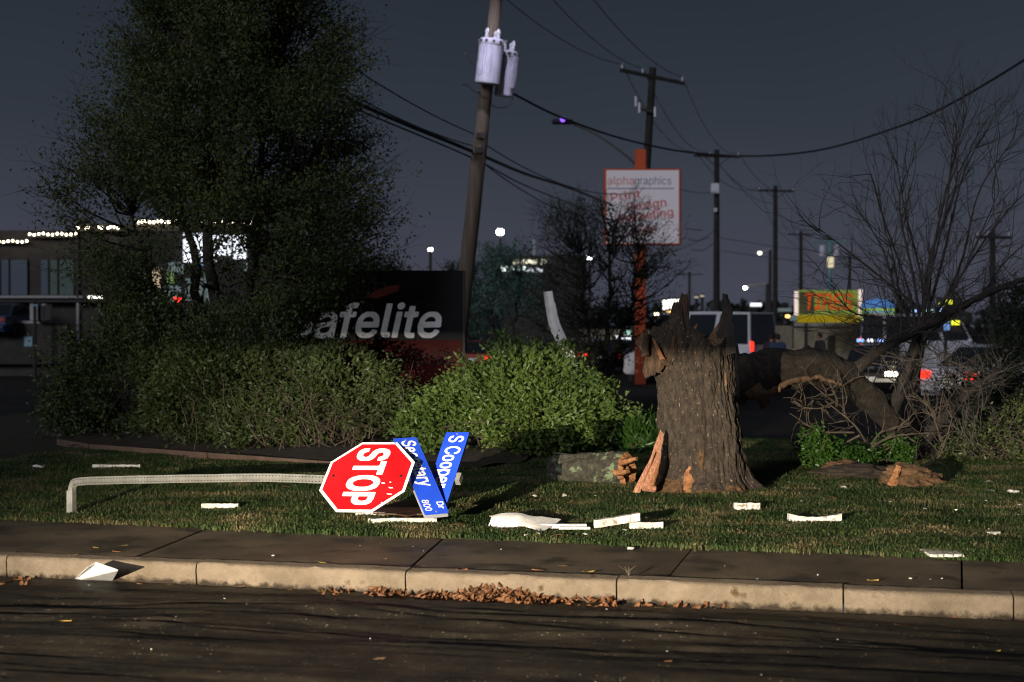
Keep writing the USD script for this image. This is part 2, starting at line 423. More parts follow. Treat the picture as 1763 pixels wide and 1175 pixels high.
emit('face_yellow', (.62, .44, .02), .40)
emit('face_blue', (.12, .32, .80), .55)
emit('face_lime', (.52, .80, .12), .55)
emit('face_text_red', (.80, .10, .02), .60)
emit('face_text_slate', (.12, .12, .20), .45)
emit('face_text_rose', (.42, .13, .14), .45)
emit('edge_pink', (1, .78, .74), .9)

# ------------------------------------------------------------------ the setting: road, kerb, pavement, lawn, land
A, B = G(0, 957), G(1763, 1027)
E1 = (B - A) / np.linalg.norm(B - A)
N1 = np.array([-E1[1], E1[0], 0])
O1 = G(881, 992)
if N1[1] < 0: N1 = -N1


def W(s, t, z=0.0):
    return O1 + E1 * s + N1 * t + np.array([0, 0, z])


def st(p):
    d = np.asarray(p)[..., :3] - O1
    return d @ E1, d @ N1


SL0, TL0 = st(G(0, 893)); SL1, TL1 = st(G(1763, 965))


def lawn_t(s):
    return TL0 + (np.asarray(s) - SL0) * (TL1 - TL0) / (SL1 - SL0)


# road
rng = np.random.default_rng(5)


def road_z(s, t):
    p = np.stack([s * .55, t * 7.0, np.zeros_like(s)], -1)
    streak = (meshkit.fbm(p, 3, 3) - .5) * .024
    p2 = np.stack([s * .35, t * 2.2, np.ones_like(s)], -1)
    wide = (meshkit.fbm(p2, 3, 9) - .5) * .085
    fine = (meshkit.noise(np.stack([s * 28, t * 28, s * 0], -1), 4) - .5) * .005
    crown = np.clip(-t - .4, 0, 4) * .018
    dip = -.026 * np.clip(1 + t / .5, 0, 1) ** 1.5
    far = np.clip((-t - 3.5) / 1.5, 0, 1)
    zone = np.exp(-((t + 1.05) / .55) ** 4)
    wp_ = (meshkit.noise(np.stack([s * .7, t * .8, s * 0], -1), 61) - .5) * .5
    rip = (meshkit.fbm(np.stack([s * 1.1, (t + wp_) * 10.0, np.full_like(s, 5.0)], -1), 3, 14) - .5) * .055 * zone
    hump = .030 * np.exp(-((t + .62) / .28) ** 2)
    return -.120 + crown + dip + (streak + wide + rip + hump) * np.clip(-t / .4, 0, 1) * (1 - far) + fine * (1 - far)


ss = np.concatenate([np.arange(-30, -4.6, 1.0), np.arange(-4.6, 4.4, .028), np.arange(4.4, 30, 1.0)])
tt = np.concatenate([np.arange(-12, -3.4, .8), np.arange(-3.4, 0.021, .02)])
S_, T_ = np.meshgrid(ss, tt)
zz = road_z(S_, T_)
pw = O1[None, None] + E1 * S_[..., None] + N1 * T_[..., None]; pw[..., 2] = zz
ny, nx = S_.shape
i_, j_ = np.meshgrid(np.arange(ny - 1), np.arange(nx - 1), indexing='ij'); a_ = (i_ * nx + j_).ravel()
single('road', (pw.reshape(-1, 3), np.stack([a_, a_ + 1, a_ + nx + 1, a_ + nx], 1)), 'asphalt', kind='structure', smooth=True)

# kerb of separate lengths with joints between them
kp = thing('kerb', None, None, kind='structure')
prof = np.array([(.012, -.24), (.008, -.13), (.005, -.09), (.002, -.055), (.0, -.032), (.006, -.016), (.016, -.006), (.034, 0.0), (.15, .002), (.15, -.24)])
marks = [st(G(x, y))[0] for x, y in ((325, 975), (692, 988), (1058, 1003), (1452, 1020), (1749, 1032))]
cuts = [marks[0] - 1.42 * k for k in range(6, 0, -1)] + marks + [marks[-1] + 1.42 * k for k in range(1, 7)]
rk = np.random.default_rng(8)
for a, b in zip(cuts[:-1], cuts[1:]):
    off = rk.normal(size=2) * .0025
    n = 60
    sv = np.linspace(a + .005, b - .005, n)
    v = []
    for s in sv:
        for (t, z) in prof:
            j = (meshkit.noise(np.array([s * 6, t * 30, z * 30]), 2) - .5) * .007 + (meshkit.noise(np.array([s * 22, t * 40, z * 40]), 3) - .5) * .005
            if -.04 < z < .001 and t < .03: j += .020 * max(0.0, meshkit.noise(np.array([s * 9, 3.0, 0]), 12) - .74) / .26
            v.append(W(s, t + off[0] + j, z + off[1] + j * .5))
    k = len(prof)
    f = []
    for q in range(n - 1):
        for w in range(k):
            x = (w + 1) % k
            f += [(q * k + w, (q + 1) * k + w, (q + 1) * k + x), (q * k + w, (q + 1) * k + x, q * k + x)]
    for w in range(1, k - 1):
        f += [(0, w, w + 1), ((n - 1) * k, (n - 1) * k + w + 1, (n - 1) * k + w)]
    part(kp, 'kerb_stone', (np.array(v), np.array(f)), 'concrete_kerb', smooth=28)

# pavement slabs
wp = thing('pavement', None, None, kind='structure')
jm = [st(G(x, y)) for x, y in ((311, 923), (741, 935), (1190, 945), (1660, 966))]
jb = [st(G(x, y)) for x, y in ((222, 961), (688, 985), (1143, 1000), (1660, 1022))]
joints = [(jm[0][0] - 1.87 * k, jb[0][0] - 1.87 * k) for k in range(5, 0, -1)] + [(a[0], b[0]) for a, b in zip(jm, jb)] + [(jm[-1][0] + 1.87 * k, jb[-1][0] + 1.87 * k) for k in range(1, 5)]
for q, ((fa, na), (fb, nb)) in enumerate(zip(joints[:-1], joints[1:])):
    g = .007
    dz = rk.normal() * .003
    fa_, fb_, na_, nb_ = fa + g, fb - g, na + g, nb - g
    nS, nT = 26, 16
    v = []
    for top in (1, 0):
        for i in range(nT):
            for j in range(nS):
                u, w = j / (nS - 1), i / (nT - 1)
                s = (na_ * (1 - w) + fa_ * w) * (1 - u) + (nb_ * (1 - w) + fb_ * w) * u
                t = .158 + (float(lawn_t(s)) + .06 - .158) * w
                ed = min(j, nS - 1 - j, i, nT - 1 - i)
                z = -.004 + dz + (meshkit.noise(np.array([s * 2.2, t * 2.2, 0]), 6) - .5) * .008 - (.006 if ed == 0 else 0)
                v.append(W(s, t, z if top else -.12))
    f = []
    for i in range(nT - 1):
        for j in range(nS - 1):
            k0 = i * nS + j
            f += [(k0, k0 + 1, k0 + nS + 1), (k0, k0 + nS + 1, k0 + nS)]
    H = nT * nS
    rim = list(range(nS)) + [i * nS + nS - 1 for i in range(1, nT)] + [(nT - 1) * nS + j for j in range(nS - 2, -1, -1)] + [i * nS for i in range(nT - 2, 0, -1)]
    for x, y in zip(rim, rim[1:] + rim[:1]):
        f += [(x, x + H, y), (y, x + H, y + H)]
    part(wp, 'paving_slab', (np.array(v), np.array(f)), 'concrete_walk', smooth=35)
single('pavement_bed', cat_(moved(trimesh.creation.box([40, 2.9, .02]), frame(W(0, 1.6, -.06), E1, N1))), 'soil', kind='structure')


# land behind (a street and parking lots), sloping gently down, out to the horizon
xs = np.concatenate([[-900, -400, -200, -120], np.arange(-80, 81, 4.0), [120, 200, 400, 900]])
ys = np.concatenate([np.arange(10.8, 48, 1.2), [55, 65, 80, 110, 160, 260, 500, 1200]])
single('ground', grid(xs, ys, lambda X, Y: np.interp(Y, [14, 18, 45, 400], [-.10, -.10, -.45, -.5])), 'lot_asphalt', kind='structure', smooth=True)


def lawn_back(x):
    return np.interp(x, [-12, -7, -5, -2, 1, 3, 8], [26.5, 26, 24.5, 21.5, 20.6, 20.0, 19.6])


def lawn_z(x, y):
    p = np.stack([x * 1.3, y * 1.3, np.zeros_like(x)], -1)
    return (meshkit.fbm(p, 3, 21) - .5) * .06 + .002


sl = np.arange(-11, 11, .14)
v, nr = [], 70
for k in range(nr):
    w = (k / (nr - 1)) ** 1.25
    for s in sl:
        a = W(s, float(lawn_t(s)) - .01 + .03 * math.sin(s * 9) * math.sin(s * 3.1))
        yb = float(lawn_back(a[0] + 1.2))
        b = np.array([a[0] + (yb - a[1]) * .12, yb, 0])
        p = a * (1 - w) + b * w
        z = float(lawn_z(p[0], p[1])) * min(1, k / 4) + (.004 if k else -.03)
        if k == nr - 1: z = -.2
        v.append((p[0], p[1], z))
v = np.array(v); n = len(sl)
i_, j_ = np.meshgrid(np.arange(nr - 1), np.arange(n - 1), indexing='ij'); a_ = (i_ * n + j_).ravel()
single('lawn', (v, np.stack([a_, a_ + 1, a_ + n + 1, a_ + n], 1)), 'lawn_soil', kind='structure', smooth=True)

# bed of dark soil under the hedge, held by an edging strip
ED = [G(100, 766), G(152, 775), G(350, 790), G(560, 806), G(690, 815), G(800, 812), G(905, 800)]
edl = spline(ED, 60)
v = []
for p in edl:
    for w in np.linspace(0, 1, 14):
        q = np.array([p[0] + .3 * w, p[1] + (float(lawn_back(p[0])) - .5 - p[1]) * w, 0])
        q[2] = float(lawn_z(q[0], q[1])) + .035 + .05 * math.sin(w * 3.14) + (meshkit.noise(q * 5, 3) - .5) * .05
        v.append(q)
i_, j_ = np.meshgrid(np.arange(len(edl) - 1), np.arange(13), indexing='ij'); a_ = (i_ * 14 + j_).ravel()
single('planting_bed', (np.array(v), np.stack([a_, a_ + 14, a_ + 15, a_ + 1], 1)), 'soil', kind='structure', smooth=True)
ep = thing('edging_strip', 'low brown timber edging along the soil bed under the hedge', 'edging', edl[0])
el = spline(ED[:5], 40)
for a, b in zip(el[:-1:10], list(el[10::10]) + [el[-1]]):
    a, b = a + (0, 0, .035), b + (0, 0, .035)
    part(ep, 'board', beam_box(a, a + (b - a) * .985, .035, .085), 'edging')

# ------------------------------------------------------------------ grass: tufts of blades over the lawn
protos = []
UsdGeom.Scope.Define(stage, '/World/Looks/tufts')
gi = UsdGeom.PointInstancer.Define(stage, '/World/grass')
data(gi.GetPrim(), label='short patchy grass with dry blades covering the lawn', category='grass', kind='stuff')
for k in range(5):
    r = np.random.default_rng(40 + k)
    nb = 46
    c = r.normal(size=(nb, 2)) * .055
    h = r.uniform(.012, .040, nb) * (1.0 if k < 4 else 1.5)
    th = r.uniform(0, 6.28, nb); lean = r.uniform(.3, 1.9, nb)
    d = np.stack([np.cos(th), np.sin(th)], 1)
    side = np.stack([-d[:, 1], d[:, 0]], 1) * .0042
    b0 = np.c_[c - side, np.full(nb, -.008)]; b1 = np.c_[c + side, np.full(nb, -.008)]
    mid = c + d * (h * lean * .35)[:, None]
    m0 = np.c_[mid - side * .8, h * .62]; m1 = np.c_[mid + side * .8, h * .62]
    tip = np.c_[c + d * (h * lean)[:, None], h * (1.05 - .30 * lean)]
    v = np.stack([b0, b1, m0, m1, tip], 1).reshape(-1, 3); q = np.arange(nb)[:, None] * 5
    f = np.vstack([q + [0, 1, 3], q + [0, 3, 2], q + [2, 3, 4]])
    m = usdkit.mesh(stage, f'/World/grass/tuft{"" if k == 0 else "_%03d" % k}', (v, f), M['grass_blade'])
    protos.append(m.GetPath())
rg = np.random.default_rng(77)
N = 26000
s = rg.uniform(-7.5, 6.5, N * 3); t0 = lawn_t(s); t = t0 + .01 + rg.uniform(0, 1, N * 3) ** 1.5 * 15
P = O1 + E1 * s[:, None] + N1 * t[:, None]
ok = (P[:, 1] < lawn_back(P[:, 0]) - .3) & (np.abs(P[:, 0]) < P[:, 1] * .40 + .4)
bedy = np.interp(P[:, 0], [p[0] for p in edl], [p[1] for p in edl], left=99, right=99)
ok &= ~((P[:, 1] > bedy - .02))
dens = meshkit.fbm(np.c_[P[:, :2] * .9, np.zeros(len(P))], 3, 5)
ok &= (rg.uniform(size=len(P)) < np.clip((dens - .22) * 3.0, .12, 1))
P = P[ok][:N]
P[:, 2] = lawn_z(P[:, 0], P[:, 1]) * np.clip((P @ N1 - O1 @ N1 - lawn_t((P - O1) @ E1)) / .25, 0, 1) + .004
ang = rg.uniform(0, 6.28, len(P)); sc = rg.uniform(.65, 1.25, len(P)) * (.75 + .5 * dens[ok][:N])
gi.CreatePrototypesRel().SetTargets(protos)
gi.CreateProtoIndicesAttr(Vt.IntArray.FromNumpy(rg.choice(5, len(P), p=[.24, .24, .24, .24, .04]).astype(np.int32)))
gi.CreatePositionsAttr(Vt.Vec3fArray.FromNumpy(P.astype(np.float32)))
gi.CreateOrientationsAttr(Vt.QuathArray([Gf.Quath(math.cos(a / 2), 0, 0, math.sin(a / 2)) for a in ang]))
gi.CreateScalesAttr(Vt.Vec3fArray.FromNumpy(np.repeat(sc[:, None], 3, 1).astype(np.float32)))


# ------------------------------------------------------------------ flattened stop sign with its street name blades
def letters(text, height, bold=True, squeeze=None, shear=0.0, depth=.0016):
    m = meshkit.text_mesh(text, height, depth, bold)
    v = np.array(m.vertices)
    v[:, 0] -= v[:, 0].min()
    if squeeze: v[:, 0] *= squeeze / v[:, 0].max()
    v[:, 0] += shear * v[:, 1]
    return tmesh(v, m.faces)


def plate(poly, th):
    from shapely.geometry import Polygon
    return trimesh.creation.extrude_polygon(Polygon(poly), th, engine='earcut')


def rrect(w, h, r=.02, n=4):
    out = []
    for cx, cy, a0 in ((w / 2 - r, h / 2 - r, 0), (-w / 2 + r, h / 2 - r, 90), (-w / 2 + r, -h / 2 + r, 180), (w / 2 - r, -h / 2 + r, 270)):
        out += [(cx + r * math.cos(math.radians(a0 + 90 * k / n)), cy + r * math.sin(math.radians(a0 + 90 * k / n))) for k in range(n + 1)]
    return out


# camera-like axes: x right, z up, toward = -y
u = np.array([.949, -.315, .03]); u /= np.linalg.norm(u)
rr = np.array([-.279, -.678, -.68]); rr -= u * (rr @ u); rr /= np.linalg.norm(rr)
nn = np.cross(rr, u)
SC = at(632, 821, 11.05)
pb = G(123, 889)
stop = thing('stop_sign', 'red octagonal stop sign knocked flat on its bent perforated post', 'stop sign', pb)
oct_ = lambda rad: [(rad * math.cos(math.radians(22.5 + 45 * k)), rad * math.sin(math.radians(22.5 + 45 * k))) for k in range(8)]
RO = .36 / math.cos(math.radians(22.5))
TS = frame(SC, rr, u, nn)


def onplate(m, T, z, dx=0, dy=0):
    return moved(moved(m, frame((dx, dy, z), (1, 0, 0), (0, 1, 0))), T)


pl = part(stop, 'sign_plate', onplate(plate(oct_(RO), .004), TS, 0), 'sign_white')
part(stop, 'sign_face', onplate(plate(oct_(RO - .026), .0015), TS, .0042), 'stop_red')
tx = letters('STOP', .25, True, .575, depth=.0015)
part(stop, 'lettering', cat_(*[onplate(tx, TS, .0062 + .0003 * q, -.2875 + dx, -.135 + dy) for q, (dx, dy) in enumerate(((-.006, -.005), (.006, -.005), (-.006, .005), (.006, .005)))]), 'sign_white', kind='stuff')
for dy in (.285, -.285):
    part(stop, 'bolt', onplate(trimesh.creation.cylinder(radius=.010, height=.012), TS, .008, 0, dy), 'hole')
rs = np.random.default_rng(3)
for k, (dx, dy, w, h) in enumerate(((.07, .158, .013, .035), (.115, .235, .012, .045), (.06, .215, .010, .018), (.18, .243, .008, .05), (.265, .207, .008, .02))):
    q = [(-w / 2, -h / 2), (w * .7, -h * .2), (w / 2, h / 2), (-w * .3, h * .35)]
    part(stop, 'scrape', onplate(plate(q, .001), TS, .0058, dx, dy), 'sign_white', label='white scrape in the red face')
# bent square post: upright stub, kink, then lying along to the sign
pj = [pb + (0, 0, -.05), pb + (.002, 0, .20), pb + (.018, -.004, .262), pb + (.075, -.022, .292)]
back = SC - nn * .034
end = back + u * .345
mid = pb + (.45, -.14, .318)
pl_path = np.vstack([pj[1], pj[2], pj[3], mid, back - u * 1.0 + (0, 0, .01), back - u * .36, end])


def square_post(path, side, up_hint=None):
    p = np.asarray(path, float)
    t = np.gradient(p, axis=0); t /= np.linalg.norm(t, axis=1, keepdims=True)
    vs = []
    for q, d in zip(p, t):
        a = up_hint - d * (up_hint @ d); a /= np.linalg.norm(a); b = np.cross(d, a)
        for sx, sy in ((1, 1), (-1, 1), (-1, -1), (1, -1)):
            vs.append(q + a * sx * side / 2 + b * sy * side / 2)
    v = np.array(vs); f = []
    for i in range(len(p) - 1):
        for j in range(4):
            k = (j + 1) % 4
            f += [(i * 4 + j, i * 4 + k, (i + 1) * 4 + k), (i * 4 + j, (i + 1) * 4 + k, (i + 1) * 4 + j)]
    f += [(0, 2, 1), (0, 3, 2), (len(v) - 4, len(v) - 3, len(v) - 2), (len(v) - 4, len(v) - 2, len(v) - 1)]
    return tmesh(v, f), p, t


hint = nn + np.array([0, 0, .0])
post_m, pp, ptan = square_post(spline(pl_path, 90), .047, hint)
# the kink flattens the tube: squash the section near it
part(stop, 'post', post_m, 'galvanised', smooth=30)
stub_m, sp_, st_ = square_post(np.linspace(pb + (0, 0, -.05), pb + (.001, 0, .215), 6), .056, np.array([1.0, -.35, 0]))
part(stop, 'post_sleeve', stub_m, 'galvanised', smooth=30)
hv = []
seg = np.r_[0, np.cumsum(np.linalg.norm(np.diff(pp, axis=0), axis=1))]
for d in np.arange(.10, seg[-1] - .02, .0254 * 1.15):
    q = np.array([np.interp(d, seg, pp[:, k]) for k in range(3)]); tg = np.array([np.interp(d, seg, ptan[:, k]) for k in range(3)]); tg /= np.linalg.norm(tg)
    a = hint - tg * (hint @ tg); a /= np.linalg.norm(a); b = np.cross(tg, a)
    for ax in (a, b, -b):
        hv.append(moved(trimesh.creation.cylinder(radius=.0052, height=.003, sections=8), frame(q + ax * .0242, tg, np.cross(ax, tg), ax)))
for z in np.arange(.02, .21, .028):
    for ax in (np.array([.33, -.944, 0]), np.array([-.944, -.33, 0])):
        ax = ax / np.linalg.norm(ax)
        hv.append(moved(trimesh.creation.cylinder(radius=.006, height=.003, sections=8), frame(pb + (0, 0, z) + ax * .029, np.cross((0, 0, 1.0), ax), (0, 0, 1.0), ax)))
part(stop, 'post_hole', cat_(*hv), 'hole', kind='stuff')
part(stop, 'post_band', square_post(np.array([pp[47], pp[47] + ptan[47] * .012]), .052, hint)[0], 'galvanised')

# street name blades, each a pair of plates round the post
w2 = np.array([.83, .55, 0.0]); r2 = np.array([.373, -.566, -.735]); r2 -= w2 * (r2 @ w2) / (w2 @ w2)
w2 /= np.linalg.norm(w2); r2 /= np.linalg.norm(r2); n2 = np.cross(r2, w2)
TB = frame(at(724, 819, 11.12), r2, w2, n2)
blade = thing('street_name_sign', 'blue street name sign with the number 800, in front of the other blue sign', 'street sign', TB[:3, 3])
part(blade, 'sign_plate', onplate(plate(rrect(.75, .215, .012), .003), TB, 0), 'sign_blue')
part(blade, 'rear_plate', onplate(plate(rrect(.75, .215, .012), .003), TB, -.040, .004, .012), 'sign_back')
part(blade, 'lettering', onplate(letters('Secretary', .122, True, .45), TB, .0032, -.345, -.045), 'sign_white')
part(blade, 'number', onplate(letters('800', .058, True, .105), TB, .0032, .235, -.085), 'sign_white')
part(blade, 'suffix', onplate(letters('Dr', .058, True, .066), TB, .0032, .262, .035), 'sign_white')
for dx in (-.352, .352):
    part(blade, 'rivet', onplate(trimesh.creation.cylinder(radius=.007, height=.004), TB, .0045, dx, 0), 'galvanised')
part(blade, 'bracket', onplate(trimesh.creation.box([.07, .16, .056]), TB, -.031, .06, -.0), 'galvanised')
r3 = rr; TC = frame(at(769, 804, 11.36), r3, u, nn)
blade2 = thing('street_name_sign', 'blue street name sign leaning back, partly hidden behind the sign numbered 800', 'street sign', TC[:3, 3])
part(blade2, 'sign_plate', onplate(plate(rrect(.75, .205, .012), .003), TC, 0), 'sign_blue')
part(blade2, 'rear_plate', onplate(plate(rrect(.75, .205, .012), .003), TC, -.062, .02, -.02), 'sign_back')
part(blade2, 'lettering', onplate(letters('S Cooper', .125, True, .56), TC, .0032, -.335, -.055), 'sign_white')
for dx in (-.352, .352):
    part(blade2, 'rivet', onplate(trimesh.creation.cylinder(radius=.007, height=.004), TC, .0045, dx, 0), 'galvanised')
part(blade2, 'bracket', onplate(trimesh.creation.box([.08, .25, .056]), TC, -.031, .10, .015), 'galvanised')


# ------------------------------------------------------------------ shrubs
def shrub(label, blobs, nclump, per, size, leaf, seed, base, stem_n=10, clump_r=.16, wide=.55, long=1.0, up=.4, stem_mat='twig', twiggy=0, group=None, twig_mat='twig'):
    """Leaf clumps through the outer part of a few overlapping ellipsoids, on stems that rise from the base."""
    r = np.random.default_rng(seed)
    t = thing('shrub', label, 'shrub', base, group)
    wts = np.array([b[3] * b[4] * b[5] for b in blobs]) ** .67; wts /= wts.sum()
    cen = []
    for _ in range(nclump):
        bx, by, bz, rx, ry, rz = blobs[r.choice(len(blobs), p=wts)]
        d = r.normal(size=3); d /= np.linalg.norm(d)
        k = r.uniform(.35, 1.0) ** .45 * (1 + .22 * (meshkit.noise(d * 2.3 + seed, seed) - .5) * 2)
        cen.append(np.array([bx, by, bz]) + d * (rx, ry, rz) * k)
    cen = np.array(cen)
    m0 = np.array([np.average([b[k] for b in blobs]) for k in range(3)])
    push = np.where(r.uniform(size=len(cen)) < .10, r.uniform(1.06, 1.2, len(cen)), 1.0)
    cen = m0 + (cen - m0) * push[:, None]
    cen = cen[cen[:, 2] > .06]
    pts, outw = [], []
    mid = np.array([np.average([b[k] for b in blobs]) for k in range(3)])
    for c in cen:
        cr = clump_r * r.uniform(.6, 1.35)
        n = int(per * r.uniform(.6, 1.3))
        pts.append(c + r.normal(size=(n, 3)) * cr * .5)
        o = c - mid; o /= np.linalg.norm(o) + 1e-9
        outw.append(np.repeat(o[None], n, 0))
    pts, outw = np.vstack(pts), np.vstack(outw)
    keep = pts[:, 2] > .03
    part(t, 'foliage', leaves(pts[keep], size, r, up, wide, long, outw[keep]), leaf)
    items = []
    for k in range(stem_n):
        c = cen[r.integers(len(cen))]
        b0 = np.asarray(base) + np.r_[r.normal(size=2) * .35 * np.array([blobs[0][3], .25]), 0]
        m = (b0 + c) / 2 + r.normal(size=3) * .12
        items.append((spline([b0 - (0, 0, .05), m, c], 8), np.linspace(.016, .005, 8)))
        for q in range(4):
            c2 = cen[r.integers(len(cen))]
            if np.linalg.norm(c2 - c) < .9:
                items.append((spline([m, (m + c2) / 2 + r.normal(size=3) * .08, c2], 6), np.linspace(.008, .003, 6)))
    part(t, 'stems', tubes(items, 5), stem_mat)
    if twiggy:
        tw = []
        for _ in range(twiggy):
            bx, by, bz, rx, ry, rz = blobs[-1]
            p0 = np.array([bx + r.normal() * rx * .7, by - ry * r.uniform(.2, 1.0), r.uniform(.05, .35)])
            out = []
            grow(p0, (r.normal() * .6, -.1, 1.0), r.uniform(.35, .75), .0055, 1, r, out, [], 0, .5, (2, 4), .8, .6)
            tw += out
        part(t, 'bare_twigs', tubes(tw, 3), twig_mat)
    return t


def pxblob(px, py, Y, wpx, hpx, dy):
    """An ellipsoid centred on a pixel at distance Y, with half-extents in pixels and a half-depth in metres."""
    c = at(px, py, Y); k = Y / F
    return (*c, wpx * k, dy, hpx * k)


def foot(px, Y):
    p = at(px, 700, Y); p[2] = 0.0
    return p


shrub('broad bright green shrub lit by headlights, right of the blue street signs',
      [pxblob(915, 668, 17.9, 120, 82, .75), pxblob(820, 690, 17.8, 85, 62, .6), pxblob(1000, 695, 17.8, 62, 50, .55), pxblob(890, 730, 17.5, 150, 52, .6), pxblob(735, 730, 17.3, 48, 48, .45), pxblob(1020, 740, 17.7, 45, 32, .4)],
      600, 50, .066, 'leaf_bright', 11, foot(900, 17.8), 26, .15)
shrub('tall dark shrub at the far left end of the hedge', [pxblob(215, 640, 20.2, 125, 105, .9), pxblob(135, 690, 20.0, 60, 55, .6), pxblob(280, 590, 20.4, 90, 70, .7)],
      380, 52, .066, 'leaf_hedge', 12, foot(210, 20.2), 18, .18)
shrub('dark green shrub under the large tree in the middle of the hedge', [pxblob(400, 625, 19.2, 120, 100, .8), pxblob(330, 690, 18.6, 90, 70, .6), pxblob(475, 625, 19.4, 75, 42, .7)],
      380, 52, .064, 'leaf_hedge', 13, foot(390, 19.0), 18, .17)
shrub('half bare shrub with brown tangled twigs behind the stop sign', [pxblob(585, 655, 18.6, 95, 62, .7), pxblob(660, 690, 18.2, 50, 55, .5), pxblob(430, 720, 17.8, 75, 45, .45), pxblob(540, 715, 17.9, 110, 55, .5)],
      360, 44, .062, 'leaf_hedge', 14, foot(560, 18.3), 30, .16, twiggy=85)
shrub('small clump of long upright leaves just left of the tree stump', [pxblob(1108, 752, 17.6, 42, 28, .25)], 70, 40, .085, 'leaf_lush', 15, foot(1108, 17.6), 4, .10, wide=.28, long=1.4, up=1.6)
shrub('low lush green shrub under the fallen trunk', [pxblob(1415, 775, 15.9, 36, 34, .28), pxblob(1470, 795, 15.8, 45, 22, .25), pxblob(1540, 775, 16.2, 32, 24, .25)], 120, 50, .05, 'leaf_lush', 16, foot(1440, 15.8), 8, .10)
shrub('dull twiggy shrub at the right edge of the lawn', [pxblob(1700, 770, 16.6, 75, 42, .5), pxblob(1750, 740, 16.9, 60, 50, .5), pxblob(1655, 790, 16.3, 35, 26, .3)], 150, 26, .045, 'leaf_hedge', 17, foot(1700, 16.5), 16, .14, twiggy=22, twig_mat='twig_dark')
shrub('dark leafy brush mass behind the fallen branches at the right edge', [pxblob(1770, 620, 21.5, 85, 60, .8), pxblob(1700, 665, 21.0, 85, 45, .7), pxblob(1775, 530, 22.0, 55, 55, .6), pxblob(1740, 700, 20.5, 85, 45, .5), pxblob(1650, 700, 20.8, 50, 35, .5)], 420, 46, .06, 'leaf_far', 18, foot(1740, 21.2), 12, .17, stem_mat='twig_dark')


# ------------------------------------------------------------------ trees
def leafy_tree(name, label, base, stems, profile, zs, nclump, per, size, leaf, seed, clump_r=.22, bark='bark_dark', axis=(0, 0), gap=.30, depth=1.0, spikes=0, hollow=None, limb_step=3):
    """profile: half widths at the heights zs above the base; clumps fill it unevenly and each hangs on a limb."""
    r = np.random.default_rng(seed)
    base = np.asarray(base, float)
    t = thing(name, label, 'tree', base)
    cen = []
    while len(cen) < nclump:
        z = zs[0] + (zs[-1] - zs[0]) * r.uniform() ** .9
        R = np.interp(z, zs, profile)
        a, k = r.uniform(0, 6.283), r.uniform(.05, 1.05) ** .55
        lump = .80 + .45 * meshkit.noise(np.array([math.cos(a) * 1.6, math.sin(a) * 1.6, z * .9]) + seed, seed)
        c = base + np.array([axis[0] * z + math.cos(a) * R * k * lump, axis[1] * z + math.sin(a) * R * k * lump * depth, z])
        if hollow and c[2] - base[2] < hollow[1] and abs(c[0] - base[0] + .15) < hollow[0] and r.uniform() < hollow[2]:
            continue
        if meshkit.noise(c * 1.25, seed + 1) > gap:
            cen.append(c)
    cen = np.array(cen)
    trunks, limbs, nodes = [], [], []
    for (dx, dy, top, rad) in stems:
        p = spline([base + (dx * .06, dy * .06, -.1), base + (dx * .25, dy * .25, top * .25), base + (dx * .7, dy * .7, top * .6), base + (dx, dy, top)], 16)
        p[2:-1, :2] += r.normal(size=(13, 2)) * .04
        trunks.append((p, np.linspace(rad, rad * .22, 16))); nodes += list(p[4:])
    nodes = np.array(nodes)
    for c in cen[::limb_step]:
        d = np.linalg.norm((nodes - (c - (0, 0, .5))) * (1, 1, 1.3), axis=1); q = nodes[np.argmin(d)]
        mid = (q + c) / 2 + r.normal(size=3) * .1 - (0, 0, .08)
        limbs.append((spline([q, mid, c + (c - mid) * .25], 7), np.linspace(.022, .005, 7)))
    part(t, 'trunk', tubes(trunks, 9), bark, smooth=True)
    part(t, 'limbs', tubes(limbs, 4), bark)
    if spikes:
        sp = []
        for c in cen[np.argsort(-np.abs(cen[:, 0] - base[0]) - .7 * (cen[:, 2] > base[2] + zs[-1] * .75))[:spikes]]:
            d = c - (base + (0, 0, c[2] - base[2] - .9)); d /= np.linalg.norm(d)
            out = []
            grow(c - d * .2, d, .75, .007, 1, r, out, [], .02, .3, (2, 4), .5, .5)
            sp += out
        part(t, 'twigs', tubes(sp, 3), bark)
    pts = []
    for c in cen:
        m_ = max(4, int(per * r.uniform(.4, 1.5)))
        o = np.array([c[0] - base[0], c[1] - base[1], 0]); o /= np.linalg.norm(o) + 1e-6
        o = o * .8 + r.normal(size=3) * .35 + (0, 0, .45); o /= np.linalg.norm(o)
        q_ = clump_r * r.uniform(.5, 1.2)
        pts.append(c + o * (r.normal(size=(m_, 1)) * q_ * .8) + r.normal(size=(m_, 3)) * q_ * .34)
    pts = np.vstack(pts)
    part(t, 'crown', leaves(pts, size, r, .2, .5), leaf)
    return t


